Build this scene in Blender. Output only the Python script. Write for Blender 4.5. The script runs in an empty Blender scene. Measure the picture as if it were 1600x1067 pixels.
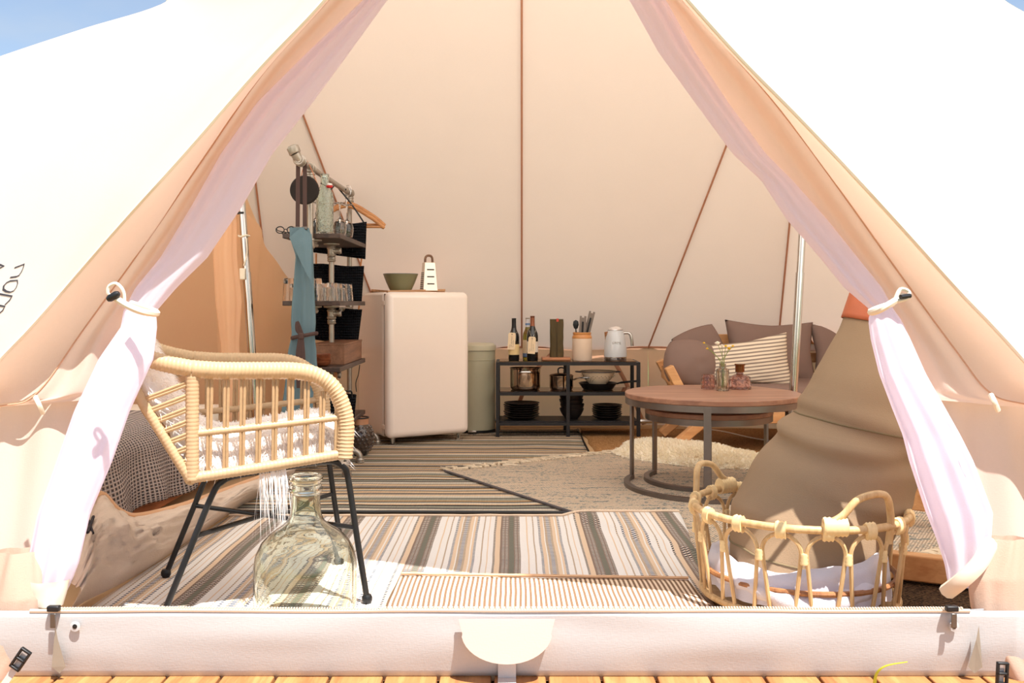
import bpy, bmesh, math, random
from math import sin, cos, pi, radians, sqrt, atan2
from mathutils import Vector as V, Matrix, noise
from mathutils.bvhtree import BVHTree

random.seed(7)
scene = bpy.context.scene
COL = scene.collection

# ------------------------------------------------------------------ camera, world, sun, exposure
cd = bpy.data.cameras.new('camera')
cam = bpy.data.objects.new('camera', cd)
COL.objects.link(cam)
cam.location = (0, 0, 0.93)
cam.rotation_euler = (radians(90), 0, 0)
cd.sensor_width = 36
cd.lens = 36 * 1450 / 1600
cd.shift_y = -58.5 / 1600
cd.clip_start = 0.05
scene.camera = cam

world = bpy.data.worlds.new('sky')
scene.world = world
world.use_nodes = True
wn = world.node_tree
wn.nodes.clear()
wo = wn.nodes.new('ShaderNodeOutputWorld')
wb = wn.nodes.new('ShaderNodeBackground')
sk = wn.nodes.new('ShaderNodeTexSky')
sk.sky_type = 'NISHITA'
sk.sun_disc = False
SUN_DIR = V((-0.67, 1.0, -2.5)).normalized()      # the way the sunlight travels
sk.sun_elevation = math.asin(-SUN_DIR.z)
sk.sun_rotation = atan2(-SUN_DIR.x, -SUN_DIR.y)
sk.air_density = 1.0
sk.dust_density = 1.0
wtc = wn.nodes.new('ShaderNodeTexCoord')
wmp = wn.nodes.new('ShaderNodeMapping')
wmp.inputs['Scale'].default_value = (1, 1, 2.6)
wnz = wn.nodes.new('ShaderNodeTexNoise')
wnz.inputs['Scale'].default_value = 3.2
wnz.inputs['Detail'].default_value = 6
wrp = wn.nodes.new('ShaderNodeValToRGB')
wrp.color_ramp.elements[0].position = 0.40
wrp.color_ramp.elements[0].color = (0.0, 0.0, 0.0, 1)
wrp.color_ramp.elements[1].position = 0.68
wrp.color_ramp.elements[1].color = (0.55, 0.55, 0.55, 1)
wmx = wn.nodes.new('ShaderNodeMix')
wmx.data_type = 'RGBA'
wmx.inputs[7].default_value = (3.6, 3.75, 3.9, 1)
wn.links.new(wtc.outputs['Generated'], wmp.inputs[0])
wn.links.new(wmp.outputs[0], wnz.inputs['Vector'])
wn.links.new(wnz.outputs[0], wrp.inputs[0])
wn.links.new(wrp.outputs[0], wmx.inputs[0])
wn.links.new(sk.outputs[0], wmx.inputs[6])
wn.links.new(wmx.outputs[2], wb.inputs[0])
wb.inputs[1].default_value = 0.095
wn.links.new(wb.outputs[0], wo.inputs[0])

sl = bpy.data.lights.new('sun', 'SUN')
sl.energy = 4.7
sl.angle = radians(0.6)
sl.color = (1.0, 0.965, 0.92)
sun = bpy.data.objects.new('sun', sl)
COL.objects.link(sun)
sun.location = (2, -4, 9)
sun.rotation_euler = SUN_DIR.to_track_quat('-Z', 'Y').to_euler()

scene.view_settings.view_transform = 'Standard'
scene.view_settings.look = 'None'
scene.view_settings.gamma = 1.0
scene.view_settings.use_curve_mapping = False
scene.view_settings.exposure = 1.05
scene.cycles.diffuse_bounces = 8
scene.cycles.transmission_bounces = 12
scene.cycles.max_bounces = 16
scene.cycles.sample_clamp_indirect = 8.0

F = 1450.0
HZ = 475.0


def W(px, py, Y):
    """the point that lies Y metres ahead in the direction of a place in the photograph"""
    return V(((px - 800) / F * Y, Y, 0.93 - (py - HZ) / F * Y))


def G(px, py, z=0.0):
    return W(px, py, F * (0.93 - z) / (py - HZ))


# ------------------------------------------------------------------ materials
def lin(c):
    return tuple(((x / 255) / 12.92 if x / 255 <= 0.04045 else ((x / 255 + 0.055) / 1.055) ** 2.4) for x in c)


class NT:
    def __init__(s, name):
        s.m = bpy.data.materials.new(name)
        s.m.use_nodes = True
        s.t = s.m.node_tree
        s.t.nodes.clear()
        s.out = s.t.nodes.new('ShaderNodeOutputMaterial')

    def n(s, kind, **kw):
        x = s.t.nodes.new('ShaderNode' + kind)
        for k, v in kw.items():
            setattr(x, k, v)
        return x

    def l(s, a, b):
        s.t.links.new(a, b)

    def coord(s, scale=(1, 1, 1), rot=(0, 0, 0)):
        tc = s.n('TexCoord')
        mp = s.n('Mapping')
        mp.inputs['Scale'].default_value = scale
        mp.inputs['Rotation'].default_value = rot
        s.l(tc.outputs['Object'], mp.inputs[0])
        return mp.outputs[0]

    def noise(s, vec, scale, detail=3, rough=0.5):
        x = s.n('TexNoise')
        x.inputs['Scale'].default_value = scale
        x.inputs['Detail'].default_value = detail
        x.inputs['Roughness'].default_value = rough
        s.l(vec, x.inputs['Vector'])
        return x.outputs[0]

    def ramp(s, fac, stops, interp='LINEAR'):
        r = s.n('ValToRGB')
        r.color_ramp.interpolation = interp
        e = r.color_ramp.elements
        while len(e) < len(stops):
            e.new(0.5)
        for i, (p, c) in enumerate(stops):
            e[i].position = p
            e[i].color = (*c[:3], 1)
        s.l(fac, r.inputs[0])
        return r.outputs[0]

    def math(s, op, a, b=None, c=None):
        x = s.n('Math', operation=op)
        for i, v in enumerate((a, b, c)):
            if v is None:
                continue
            if isinstance(v, (int, float)):
                x.inputs[i].default_value = v
            else:
                s.l(v, x.inputs[i])
        return x.outputs[0]

    def mix(s, fac, a, b, blend='MIX'):
        x = s.n('Mix', data_type='RGBA', blend_type=blend)
        for i, v in ((0, fac), (6, a), (7, b)):
            if isinstance(v, (int, float)):
                x.inputs[i].default_value = v
            elif isinstance(v, tuple):
                x.inputs[i].default_value = (*v[:3], 1)
            else:
                s.l(v, x.inputs[i])
        return x.outputs[2]

    def bump(s, h, strength=0.3, dist=0.01):
        b = s.n('Bump')
        b.inputs['Strength'].default_value = strength
        b.inputs['Distance'].default_value = dist
        s.l(h, b.inputs['Height'])
        return b.outputs[0]

    def bsdf(s, color, rough=0.6, metal=0.0, normal=None, trans=0.0, ior=1.45, spec=0.5, sheen=0.0, coat=0.0):
        p = s.n('BsdfPrincipled')
        if isinstance(color, tuple):
            p.inputs['Base Color'].default_value = (*color[:3], 1)
        else:
            s.l(color, p.inputs['Base Color'])
        if isinstance(rough, (int, float)):
            p.inputs['Roughness'].default_value = rough
        else:
            s.l(rough, p.inputs['Roughness'])
        p.inputs['Metallic'].default_value = metal
        p.inputs['Transmission Weight'].default_value = trans
        p.inputs['IOR'].default_value = ior
        p.inputs['Specular IOR Level'].default_value = spec
        p.inputs['Sheen Weight'].default_value = sheen
        p.inputs['Coat Weight'].default_value = coat
        if normal is not None:
            s.l(normal, p.inputs['Normal'])
        return p.outputs[0]

    def done(s, sh):
        s.l(sh, s.out.inputs[0])
        return s.m


def plain(name, c, rough=0.5, metal=0.0, var=0.12, nscale=30, bump=0.0, **kw):
    t = NT(name)
    v = t.coord()
    nz = t.noise(v, nscale)
    c = lin(c)
    col = t.mix(nz, tuple(x * (1 - var) for x in c), tuple(min(1, x * (1 + var)) for x in c))
    nm = t.bump(nz, bump) if bump else None
    return t.done(t.bsdf(col, rough, metal, nm, **kw))


def cloth(name, c, weave=500, var=0.08, trans=0.0, tcol=None, rough=0.9, bump=0.15, wr=0.0, wrscale=7, sheen=0.0):
    """woven cloth; trans is the share of light let through"""
    t = NT(name)
    v = t.coord()
    c = lin(c)
    nz = t.noise(t.coord((1, 1, 1)), 4, 3)
    fine = t.noise(t.coord((1, 1, 0.25)), weave, 2)
    fine2 = t.noise(t.coord((0.25, 0.25, 1)), weave, 2)
    f = t.math('ADD', fine, fine2)
    col = t.mix(nz, tuple(x * (1 - var) for x in c), tuple(min(1, x * (1 + var)) for x in c))
    col = t.mix(t.math('MULTIPLY', f, 0.10), col, tuple(x * 0.55 for x in c))
    h = f
    if wr:
        wrk = t.noise(t.coord((1, 1, 0.6)), wrscale, 2)
        h = t.math('ADD', t.math('MULTIPLY', f, 0.05), t.math('MULTIPLY', wrk, wr))
    nm = t.bump(h, bump, 0.004 if not wr else 0.05)
    d = t.bsdf(col, rough, 0, nm, spec=0.15, sheen=sheen)
    if trans:
        tr = t.n('BsdfTranslucent')
        tr.inputs[0].default_value = (*lin(tcol or (255, 205, 160)), 1)
        t.l(nm, tr.inputs['Normal'])
        mx = t.n('MixShader')
        mx.inputs[0].default_value = trans
        t.l(d, mx.inputs[1])
        t.l(tr.outputs[0], mx.inputs[2])
        return t.done(mx.outputs[0])
    return t.done(d)


def wood(name, c1, c2, scale=6, axis='X', rough=0.5, bump=0.1, knots=False):
    t = NT(name)
    s = {'X': (0.12, 1, 1), 'Y': (1, 0.12, 1), 'Z': (1, 1, 0.12)}[axis]
    v = t.coord(s)
    a = t.noise(v, scale * 4, 4, 0.6)
    b = t.noise(v, scale * 18, 3)
    m = t.math('ADD', t.math('MULTIPLY', a, 0.75), t.math('MULTIPLY', b, 0.25))
    w = t.math('FRACT', t.math('MULTIPLY', a, 7.0))
    col = t.ramp(m, [(0.3, lin(c2)), (0.65, lin(c1))])
    col = t.mix(t.math('MULTIPLY', w, 0.22), col, lin(c2))
    return t.done(t.bsdf(col, rough, 0, t.bump(m, bump)))


def glass(name, c, rough=0.01, bump=0.0, bscale=40, ior=1.45):
    t = NT(name)
    nm = None
    if bump:
        nm = t.bump(t.noise(t.coord(), bscale, 2), bump, 0.01)
    return t.done(t.bsdf(lin(c), rough, 0, nm, trans=1.0, ior=ior))


def stripes(name, axis, period, bands, rows=None, rough=0.95, bands2=None, wob=0.0, rib=None):
    """stripes across one axis; with rows the colours alternate with bands2 row by row along the other axis"""
    t = NT(name)
    tc = t.n('TexCoord')
    sp = t.n('SeparateXYZ')
    vec = tc.outputs['Object']
    t.l(vec, sp.inputs[0])
    a = sp.outputs['XYZ'.index(axis)]
    o = sp.outputs['YX'['XY'.index(axis)]] if axis in 'XY' else sp.outputs[0]
    if wob:
        nz = t.noise(vec, 2.2, 2)
        a = t.math('ADD', a, t.math('MULTIPLY', t.math('SUBTRACT', nz, 0.5), wob))
    fr = t.math('FRACT', t.math('ADD', t.math('DIVIDE', a, period), 100.0))

    def rmp(bs):
        tot = sum(b[0] for b in bs)
        p, st = 0, []
        for w_, c in bs:
            st.append((p / tot, lin(c)))
            p += w_
        return t.ramp(fr, st, 'CONSTANT')
    col = rmp(bands)
    h = None
    if rows:
        k = t.math('FRACT', t.math('ADD', t.math('DIVIDE', o, rows), 50.0))
        k = t.math('GREATER_THAN', k, 0.5)
        col = t.mix(k, col, rmp(bands2))
    fine = t.noise(t.coord(), 260, 2)
    col = t.mix(t.math('MULTIPLY', fine, 0.16), col, (0.05, 0.04, 0.03))
    hh = fine
    if rib:
        wv = t.math('SINE', t.math('MULTIPLY', o, 2 * pi / rib))
        hh = t.math('ADD', t.math('MULTIPLY', wv, 0.5), fine)
    return t.done(t.bsdf(col, rough, 0, t.bump(hh, 0.5, 0.004), spec=0.1))


# ------------------------------------------------------------------ mesh builder
class MB:
    def __init__(s):
        s.v, s.f = [], []

    def add(s, vs, fs):
        o = len(s.v)
        s.v += [V(p) for p in vs]
        s.f += [tuple(o + i for i in f) for f in fs]
        return s

    def box(s, c, d, M=None):
        x, y, z = (k / 2 for k in d)
        vs = [V((i * x, j * y, k * z)) for i in (-1, 1) for j in (-1, 1) for k in (-1, 1)]
        if M is not None:
            vs = [M @ p for p in vs]
        c = V(c)
        return s.add([p + c for p in vs], [(0, 1, 3, 2), (4, 6, 7, 5), (0, 4, 5, 1), (2, 3, 7, 6), (0, 2, 6, 4), (1, 5, 7, 3)])

    def bar(s, a, b, w, h, up=(0, 0, 1)):
        """a straight bar of rectangular section from a to b"""
        a, b = V(a), V(b)
        d = (b - a).normalized()
        u = V(up)
        sx = d.cross(u)
        if sx.length < 1e-5:
            sx = V((1, 0, 0))
        sx.normalize()
        sy = sx.cross(d)
        vs = []
        for p in (a, b):
            for i, j in ((-1, -1), (1, -1), (1, 1), (-1, 1)):
                vs.append(p + sx * (i * w / 2) + sy * (j * h / 2))
        return s.add(vs, [(3, 2, 1, 0), (4, 5, 6, 7), (0, 1, 5, 4), (1, 2, 6, 5), (2, 3, 7, 6), (3, 0, 4, 7)])

    def tube(s, pts, r, n=8, closed=False, flat=None):
        """sweep; r is a radius or a list; flat = (axis vector, factor) squeezes the section"""
        pts = [V(p) for p in pts]
        m = len(pts)
        rs = [r] * m if isinstance(r, (int, float)) else list(r)
        vs = []
        prev = None
        for i, p in enumerate(pts):
            if closed:
                d = pts[(i + 1) % m] - pts[i - 1]
            else:
                d = pts[min(i + 1, m - 1)] - pts[max(i - 1, 0)]
            d.normalize()
            if prev is None:
                a = d.orthogonal().normalized()
            else:
                a = (prev - d * prev.dot(d))
                a = a.normalized() if a.length > 1e-6 else d.orthogonal().normalized()
            prev = a
            b = d.cross(a)
            for k in range(n):
                q = a * cos(2 * pi * k / n) * rs[i] + b * sin(2 * pi * k / n) * rs[i]
                if flat:
                    ax = V(flat[0])
                    q = q + ax * (q.dot(ax) * (flat[1] - 1))
                vs.append(p + q)
        fs = []
        for i in range(m if closed else m - 1):
            j = (i + 1) % m
            for k in range(n):
                l = (k + 1) % n
                fs.append((i * n + k, i * n + l, j * n + l, j * n + k))
        if not closed:
            fs.append(tuple(range(n))[::-1])
            fs.append(tuple((m - 1) * n + k for k in range(n)))
        return s.add(vs, fs)

    def lathe(s, prof, c=(0, 0, 0), n=32, sx=1, sy=1, M=None):
        """prof: (radius, z) from below; open unless it starts and ends on the axis"""
        c = V(c)
        vs, fs = [], []
        m = len(prof)
        for r, z in prof:
            for k in range(n):
                p = V((r * cos(2 * pi * k / n) * sx, r * sin(2 * pi * k / n) * sy, z))
                if M is not None:
                    p = M @ p
                vs.append(p + c)
        for i in range(m - 1):
            for k in range(n):
                l = (k + 1) % n
                fs.append((i * n + k, i * n + l, (i + 1) * n + l, (i + 1) * n + k))
        if prof[0][0] > 1e-6 and prof[0] != prof[-1]:
            fs.append(tuple(range(n))[::-1])
        if prof[-1][0] > 1e-6 and prof[0] != prof[-1]:
            fs.append(tuple((m - 1) * n + k for k in range(n)))
        return s.add(vs, fs)

    def grid(s, fn, nu, nv, cu=False):
        vs = [fn(i / (nu if cu else nu - 1), j / (nv - 1)) for j in range(nv) for i in range(nu)]
        fs = []
        for j in range(nv - 1):
            for i in range(nu if cu else nu - 1):
                k = (i + 1) % nu
                fs.append((j * nu + i, j * nu + k, (j + 1) * nu + k, (j + 1) * nu + i))
        return s.add(vs, fs)

    def prism(s, poly, h, M=None):
        """a flat outline (x, y) given thickness h along z"""
        n = len(poly)
        vs = [V((x, y, 0)) for x, y in poly] + [V((x, y, h)) for x, y in poly]
        if M is not None:
            vs = [M @ p for p in vs]
        fs = [tuple(range(n))[::-1], tuple(range(n, 2 * n))]
        fs += [(i, (i + 1) % n, n + (i + 1) % n, n + i) for i in range(n)]
        return s.add(vs, fs)

    def build(s, name, mat, parent=None, smooth=True, world=False, bevel=0, sub=0, solid=0, weld=False, ang=40):
        me = bpy.data.meshes.new(name)
        vs = s.v
        if world and parent is not None:
            r = parent
            while r.parent is not None:
                r = r.parent
            inv = (Matrix.Translation(r.location) @ r.rotation_euler.to_matrix().to_4x4()).inverted()
            vs = [inv @ p for p in vs]
        me.from_pydata([tuple(p) for p in vs], [], s.f)
        bm = bmesh.new()
        bm.from_mesh(me)
        if weld:
            bmesh.ops.remove_doubles(bm, verts=bm.verts, dist=1e-5)
        bmesh.ops.recalc_face_normals(bm, faces=bm.faces)
        bm.to_mesh(me)
        bm.free()
        if smooth:
            me.shade_smooth()
            if ang:
                me.set_sharp_from_angle(angle=radians(ang))
        o = bpy.data.objects.new(name, me)
        COL.objects.link(o)
        if mat:
            me.materials.append(mat)
        if parent is not None:
            o.parent = parent
        if bevel:
            b = o.modifiers.new('edge', 'BEVEL')
            b.width = bevel
            b.segments = 2
            b.limit_method = 'ANGLE'
            b.angle_limit = radians(40)
        if solid:
            d = o.modifiers.new('thickness', 'SOLIDIFY')
            d.thickness = solid
            d.offset = 0
        if sub:
            d = o.modifiers.new('smooth', 'SUBSURF')
            d.levels = d.render_levels = sub
        return o


def tag(o, label=None, cat=None, group=None, kind=None):
    if label:
        o['label'] = label
    if cat:
        o['category'] = cat
    if group:
        o['group'] = group
    if kind:
        o['kind'] = kind
    return o


def thing(name, loc, label, cat, rz=0.0, group=None):
    o = bpy.data.objects.new(name, None)
    COL.objects.link(o)
    o.location = loc
    o.rotation_euler = (0, 0, rz)
    o.empty_display_size = 0.1
    return tag(o, label, cat, group)


def setting(name, loc=(0, 0, 0)):
    o = bpy.data.objects.new(name, None)
    COL.objects.link(o)
    o.location = loc
    o['kind'] = 'structure'
    return o


def dup(root, loc, rz=None, label=None):
    """copy a thing with copies of its parts and sub-parts"""
    r = root.copy()
    COL.objects.link(r)
    r.location = loc
    if rz is not None:
        r.rotation_euler = (0, 0, rz)
    if label:
        r['label'] = label
    for ch in list(root.children):
        c = ch.copy()
        COL.objects.link(c)
        c.parent = r
        for g in list(ch.children):
            d = g.copy()
            COL.objects.link(d)
            d.parent = c
    return r


def smoothpath(pts, n=8):
    """Catmull-Rom through the points"""
    pts = [V(p) for p in pts]
    out = []
    for i in range(len(pts) - 1):
        p0, p1, p2, p3 = pts[max(i - 1, 0)], pts[i], pts[i + 1], pts[min(i + 2, len(pts) - 1)]
        for k in range(n):
            t = k / n
            out.append(0.5 * ((2 * p1) + (p2 - p0) * t + (2 * p0 - 5 * p1 + 4 * p2 - p3) * t * t + (3 * p1 - p0 - 3 * p2 + p3) * t ** 3))
    out.append(pts[-1])
    return out


def interp(tab, x):
    """piecewise linear table lookup, tab = [(x, a, b, ...)]"""
    if x <= tab[0][0]:
        i = 0
    elif x >= tab[-1][0]:
        i = len(tab) - 2
    else:
        i = max(k for k in range(len(tab) - 1) if tab[k][0] <= x)
    a, b = tab[i], tab[i + 1]
    t = (x - a[0]) / (b[0] - a[0])
    return [p + (q - p) * t for p, q in zip(a[1:], b[1:])]


def nz(p, s=1.0):
    return noise.noise(V(p) * s)


def fur(spots, n, length, width, mat, name, parent, droop=0.5, spread=0.6, seed=1, world=False):
    """spots(r1, r2) -> (point, normal); fine tapering strands of hair"""
    rnd = random.Random(seed)
    m = MB()
    for _ in range(n):
        p, nm = spots(rnd.random(), rnd.random())
        d = (nm + V((rnd.gauss(0, spread), rnd.gauss(0, spread), rnd.gauss(0, spread)))).normalized()
        L = length * rnd.uniform(0.55, 1.15)
        sd = d.cross(V((rnd.gauss(0, 1), rnd.gauss(0, 1), rnd.gauss(0, 1))))
        if sd.length < 1e-4:
            continue
        sd.normalize()
        q1 = p + d * L * 0.5 + V((0, 0, -droop * L * 0.18))
        q2 = p + d * L * 0.85 + V((0, 0, -droop * L * 0.6))
        w = width / 2
        m.add([p - sd * w, p + sd * w, q1 + sd * w * 0.8, q1 - sd * w * 0.8, q2], [(0, 1, 2, 3), (3, 2, 4)])
    o = m.build(name, mat, parent, smooth=True, ang=0, world=world)
    o['kind'] = 'stuff'
    return o


def pillow(w, h, t, M, n=17, sag=0.0, seed=0, pinch=0.10, rnd_=0.0):
    """a stuffed cushion, width along x, height along z, thickness along y"""
    m = MB()
    rnd = seed * 3.7
    for side in (-1, 1):
        def fn(a, b, side=side):
            x, z = a * 2 - 1, b * 2 - 1
            e = max(0.0, (1 - x * x) * (1 - z * z)) ** 0.42
            x, z = x * sqrt(1 - rnd_ * z * z / 2), z * sqrt(1 - rnd_ * x * x / 2)
            pull = 1 - pinch * (1 - abs(x)) * (abs(z) ** 4) - 0.0
            pulx = 1 - pinch * (1 - abs(z)) * (abs(x) ** 4)
            wr = 0.10 * nz((x * 2.2 + rnd, z * 2.2, side * 3 + rnd)) * e
            return M @ V((x * w / 2 * pulx, side * t / 2 * (e + wr), z * h / 2 * pull - sag * (1 - x * x) * (z > 0) * z))
        m.grid(fn, n, n)
    return m
# ------------------------------------------------------------------ shared materials
M = {}
M['canvas_out'] = cloth('canvas', (240, 236, 228), 420, 0.03, trans=0.62, tcol=(255, 247, 237), wr=0.25, wrscale=3, bump=0.12)
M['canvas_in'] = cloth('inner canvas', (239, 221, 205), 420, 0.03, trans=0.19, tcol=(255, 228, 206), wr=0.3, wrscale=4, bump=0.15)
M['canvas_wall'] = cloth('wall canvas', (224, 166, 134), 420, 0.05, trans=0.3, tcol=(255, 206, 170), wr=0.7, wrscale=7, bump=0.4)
M['canvas_door'] = cloth('door canvas', (228, 208, 194), 420, 0.03, trans=0.38, tcol=(255, 226, 206), wr=0.3, wrscale=3, bump=0.12)
M['flap'] = cloth('rolled door canvas', (204, 178, 158), 420, 0.03, trans=0.3, tcol=(255, 222, 200), wr=0.5, wrscale=6, bump=0.2)
M['sill'] = cloth('sill vinyl', (192, 192, 191), 300, 0.03, wr=0.35, wrscale=4, bump=0.12, rough=0.55)
M['sheer'] = cloth('white curtain cloth', (240, 232, 240), 700, 0.02, trans=0.5, tcol=(248, 240, 252), wr=0.2, wrscale=6, bump=0.15)
M['tie'] = cloth('cotton tape', (236, 222, 200), 900, 0.04)
M['seam'] = plain('seam tape', (176, 122, 92), 0.9, var=0.08)
M['ground'] = plain('grass', (92, 112, 58), 0.95, var=0.35, nscale=3, bump=0.6)
M['deck'] = wood('larch decking', (196, 142, 88), (146, 92, 52), 6, 'Y', 0.6)
M['groundsheet'] = cloth('groundsheet', (198, 164, 124), 300, 0.06, wr=0.3, wrscale=3, rough=0.7)
M['black'] = plain('black plastic', (24, 24, 25), 0.45, var=0.1)
M['ink'] = plain('black ink', (48, 42, 46), 0.8, var=0.05)
M['chrome'] = plain('polished steel', (205, 200, 196), 0.16, 1.0, var=0.04)
M['zip'] = plain('zipper', (216, 202, 182), 0.6, var=0.05)
M['zipgrey'] = plain('zipper pull metal', (110, 104, 98), 0.35, 0.8)
M['strap'] = cloth('grey webbing', (206, 200, 194), 900, 0.05)
M['inner_tent'] = cloth('cabin cloth', (242, 206, 172), 500, 0.05, trans=0.5, tcol=(255, 222, 180), wr=0.35, wrscale=6, bump=0.25)
M['bathtub'] = cloth('coated cabin cloth', (214, 194, 176), 300, 0.06, wr=0.6, wrscale=6, bump=0.5, rough=0.4)

# ------------------------------------------------------------------ ground and deck
g = MB().grid(lambda a, b: V((-40 + 80 * a, -40 + 80 * b, -0.22 + 0.02 * nz((a * 60, b * 60, 0)))), 30, 30)
tag(g.build('ground', M['ground']), kind='structure')

deck = setting('floor_deck')
pw = 0.1365
for i in range(-19, 20):
    x = 0.02 + i * pw
    m = MB().box((x, 1.55, -0.02 + 0.0015 * nz((i * 3.1, 0, 0))), (pw - 0.008, 2.1, 0.026))
    tag(m.build('plank', M['deck'], deck, bevel=0.003))
tag(MB().box((0, 1.55, -0.06), (5.4, 2.1, 0.05)).build('joist', M['deck'], deck))

# ------------------------------------------------------------------ tent shell
RL, RR = V((-1.56, 5.0, 3.1)), V((1.66, 5.0, 3.1))
EV = 0.6
eave = [(-2.4, 3.4), (-2.75, 4.6), (-2.55, 5.6), (-1.68, 6.62), (-0.92, 7.12), (0.075, 7.14), (1.04, 7.1), (1.97, 6.9), (2.95, 5.8), (3.0, 4.6), (2.4, 3.4)]
eave3 = [V((x, y, EV)) for x, y in eave]
Rm = (RL + RR) / 2 + V((0.002, 0, -0.01))
floor_pts = [(x * 1.01, y + (0.03 if y > 5 else 0)) for x, y in eave]

fp = [(-1.9, 2.34), (1.9, 2.34)] + [(2.4, 3.4)] + [(x, y) for x, y in floor_pts[::-1]][1:]
tag(MB().prism(fp, 0.02, Matrix.Translation((0, 0, -0.02))).build('floor', M['groundsheet'], smooth=False), kind='structure')

ceil = setting('ceiling')


def panel(a, b, c, d, parent, name='roof_panel', sag=0.03, n=14, mat='canvas_in'):
    """a-b the top edge, d-c the lower one"""
    nrm = (b - d).cross(c - a)
    nrm.normalize()
    cen = V((0, 4.8, 1.0))
    if nrm.dot(cen - a) < 0:
        nrm = -nrm

    def fn(u, v):
        p = a.lerp(b, u).lerp(d.lerp(c, u), v)
        return p + nrm * (sag * 4 * u * (1 - u) * v + 0.006 * nz(p, 1.5))
    return MB().grid(fn, n, n).build(name, M[mat], parent, ang=0)


def seam(a, b, parent, name='seam', sag=0.0):
    pts = [a.lerp(b, t / 10) + V((0, -0.012, -0.006 - sag * sin(pi * t / 10))) for t in range(11)]
    MB().tube(pts, 0.0065, 6).build(name, M['seam'], parent)


tops = [RL, RL, RL, RL, RL, Rm, RR, RR, RR, RR, RR]
for i in range(1, len(eave3) - 2):
    panel(tops[i], tops[i + 1], eave3[i + 1], eave3[i], ceil)
for i in (2, 3, 4, 5, 6, 7, 8):
    seam(tops[i], eave3[i], ceil)

wall_names = {0: 'wall_left', 1: 'wall_left', 2: 'wall_left', 3: 'wall_left', 4: 'wall_back', 5: 'wall_back', 6: 'wall_back', 7: 'wall_right', 8: 'wall_right', 9: 'wall_right'}
holders = {}
for i in range(len(eave3) - 1):
    nm = wall_names[i]
    if nm not in holders:
        holders[nm] = setting(nm)
    a, b = eave3[i], eave3[i + 1]
    fa, fb = V((*floor_pts[i], 0.0)), V((*floor_pts[i + 1], 0.0))

    def fn(u, v, a=a, b=b, fa=fa, fb=fb):
        p = a.lerp(b, u).lerp(fa.lerp(fb, u), v)
        k = sin(pi * v)
        p.y -= 0.02 * k * nz((u * 5 + i * 3, v * 2, 1.0)) + 0.012 * k * sin(9 * u + 6 * v)
        return p
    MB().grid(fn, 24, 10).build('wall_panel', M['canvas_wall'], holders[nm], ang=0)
    MB().tube([a.lerp(b, t / 6) + V((0, -0.015, 0)) for t in range(7)], 0.008, 6).build('eave_hem', M['seam'], holders[nm])
# pale ground flap and the pipe along the foot of the back wall
MB().tube([V((-0.5, 6.99, 0.05)), V((0.3, 7.0, 0.05)), V((1.25, 6.97, 0.05))], 0.018, 8).build('skirting_tube', M['chrome'], holders['wall_back'])
# crossed storm straps on the back wall
for pts in ([(0.0, 7.02, 0.02), (0.13, 7.03, 0.36), (0.33, 7.06, 0.58)], [(1.0, 7.02, 0.02), (0.85, 7.03, 0.36), (0.72, 7.06, 0.58)]):
    MB().tube(smoothpath(pts, 5), 0.016, 6, flat=((0, 1, 0), 0.2)).build('storm_strap', M['seam'], holders['wall_back'])

# ------------------------------------------------------------------ front of the tent


def YP(py, Y0=2.40, k=0.22):
    return (Y0 + 0.93 * k) / (1 + k * (py - HZ) / F)


def edge_depth(py):
    return interp([(-330, 1.98), (0, 2.06), (300, 2.16), (450, 2.27), (560, 2.31), (720, 2.33)], py)[0]


def curve3(pts, Y0=2.40, n=10):
    """photo points onto the leaning door plane"""
    q = smoothpath([(x, y, 0) for x, y in pts], n)
    return [W(p.x, p.y, YP(p.y, Y0 if not callable(Y0) else Y0(p.y))) for p in q]


front = setting('wall_front')
EL = [(785, -330), (645, -165), (506, 0), (403, 109), (290, 238), (181, 359), (60, 498), (0, 561), (-150, 720)]
ER = [(785, -330), (930, -165), (1075, 0), (1161, 95), (1242, 177), (1323, 262), (1403, 349), (1495, 451), (1547, 505), (1600, 563), (1740, 720)]
SLp = [RL, W(300, -60, 4.75), W(265, 0, 4.6), W(130, 45, 4.42), W(0, 88, 4.2), W(-250, 175, 3.8), W(-600, 300, 3.2)]
SRp = [RR, W(1450, -90, 4.75), W(1570, 0, 4.6), W(1602, 19, 4.55), W(1750, 100, 4.3), W(1950, 220, 3.8), W(2300, 330, 3.2)]


def resample(c, n):
    L = [0.0]
    for a, b in zip(c, c[1:]):
        L.append(L[-1] + (b - a).length)
    out = []
    j = 0
    for k in range(n):
        t = L[-1] * k / (n - 1)
        while j < len(L) - 2 and L[j + 1] < t:
            j += 1
        d = L[j + 1] - L[j]
        out.append(c[j].lerp(c[j + 1], (t - L[j]) / d if d else 0))
    return out


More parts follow.
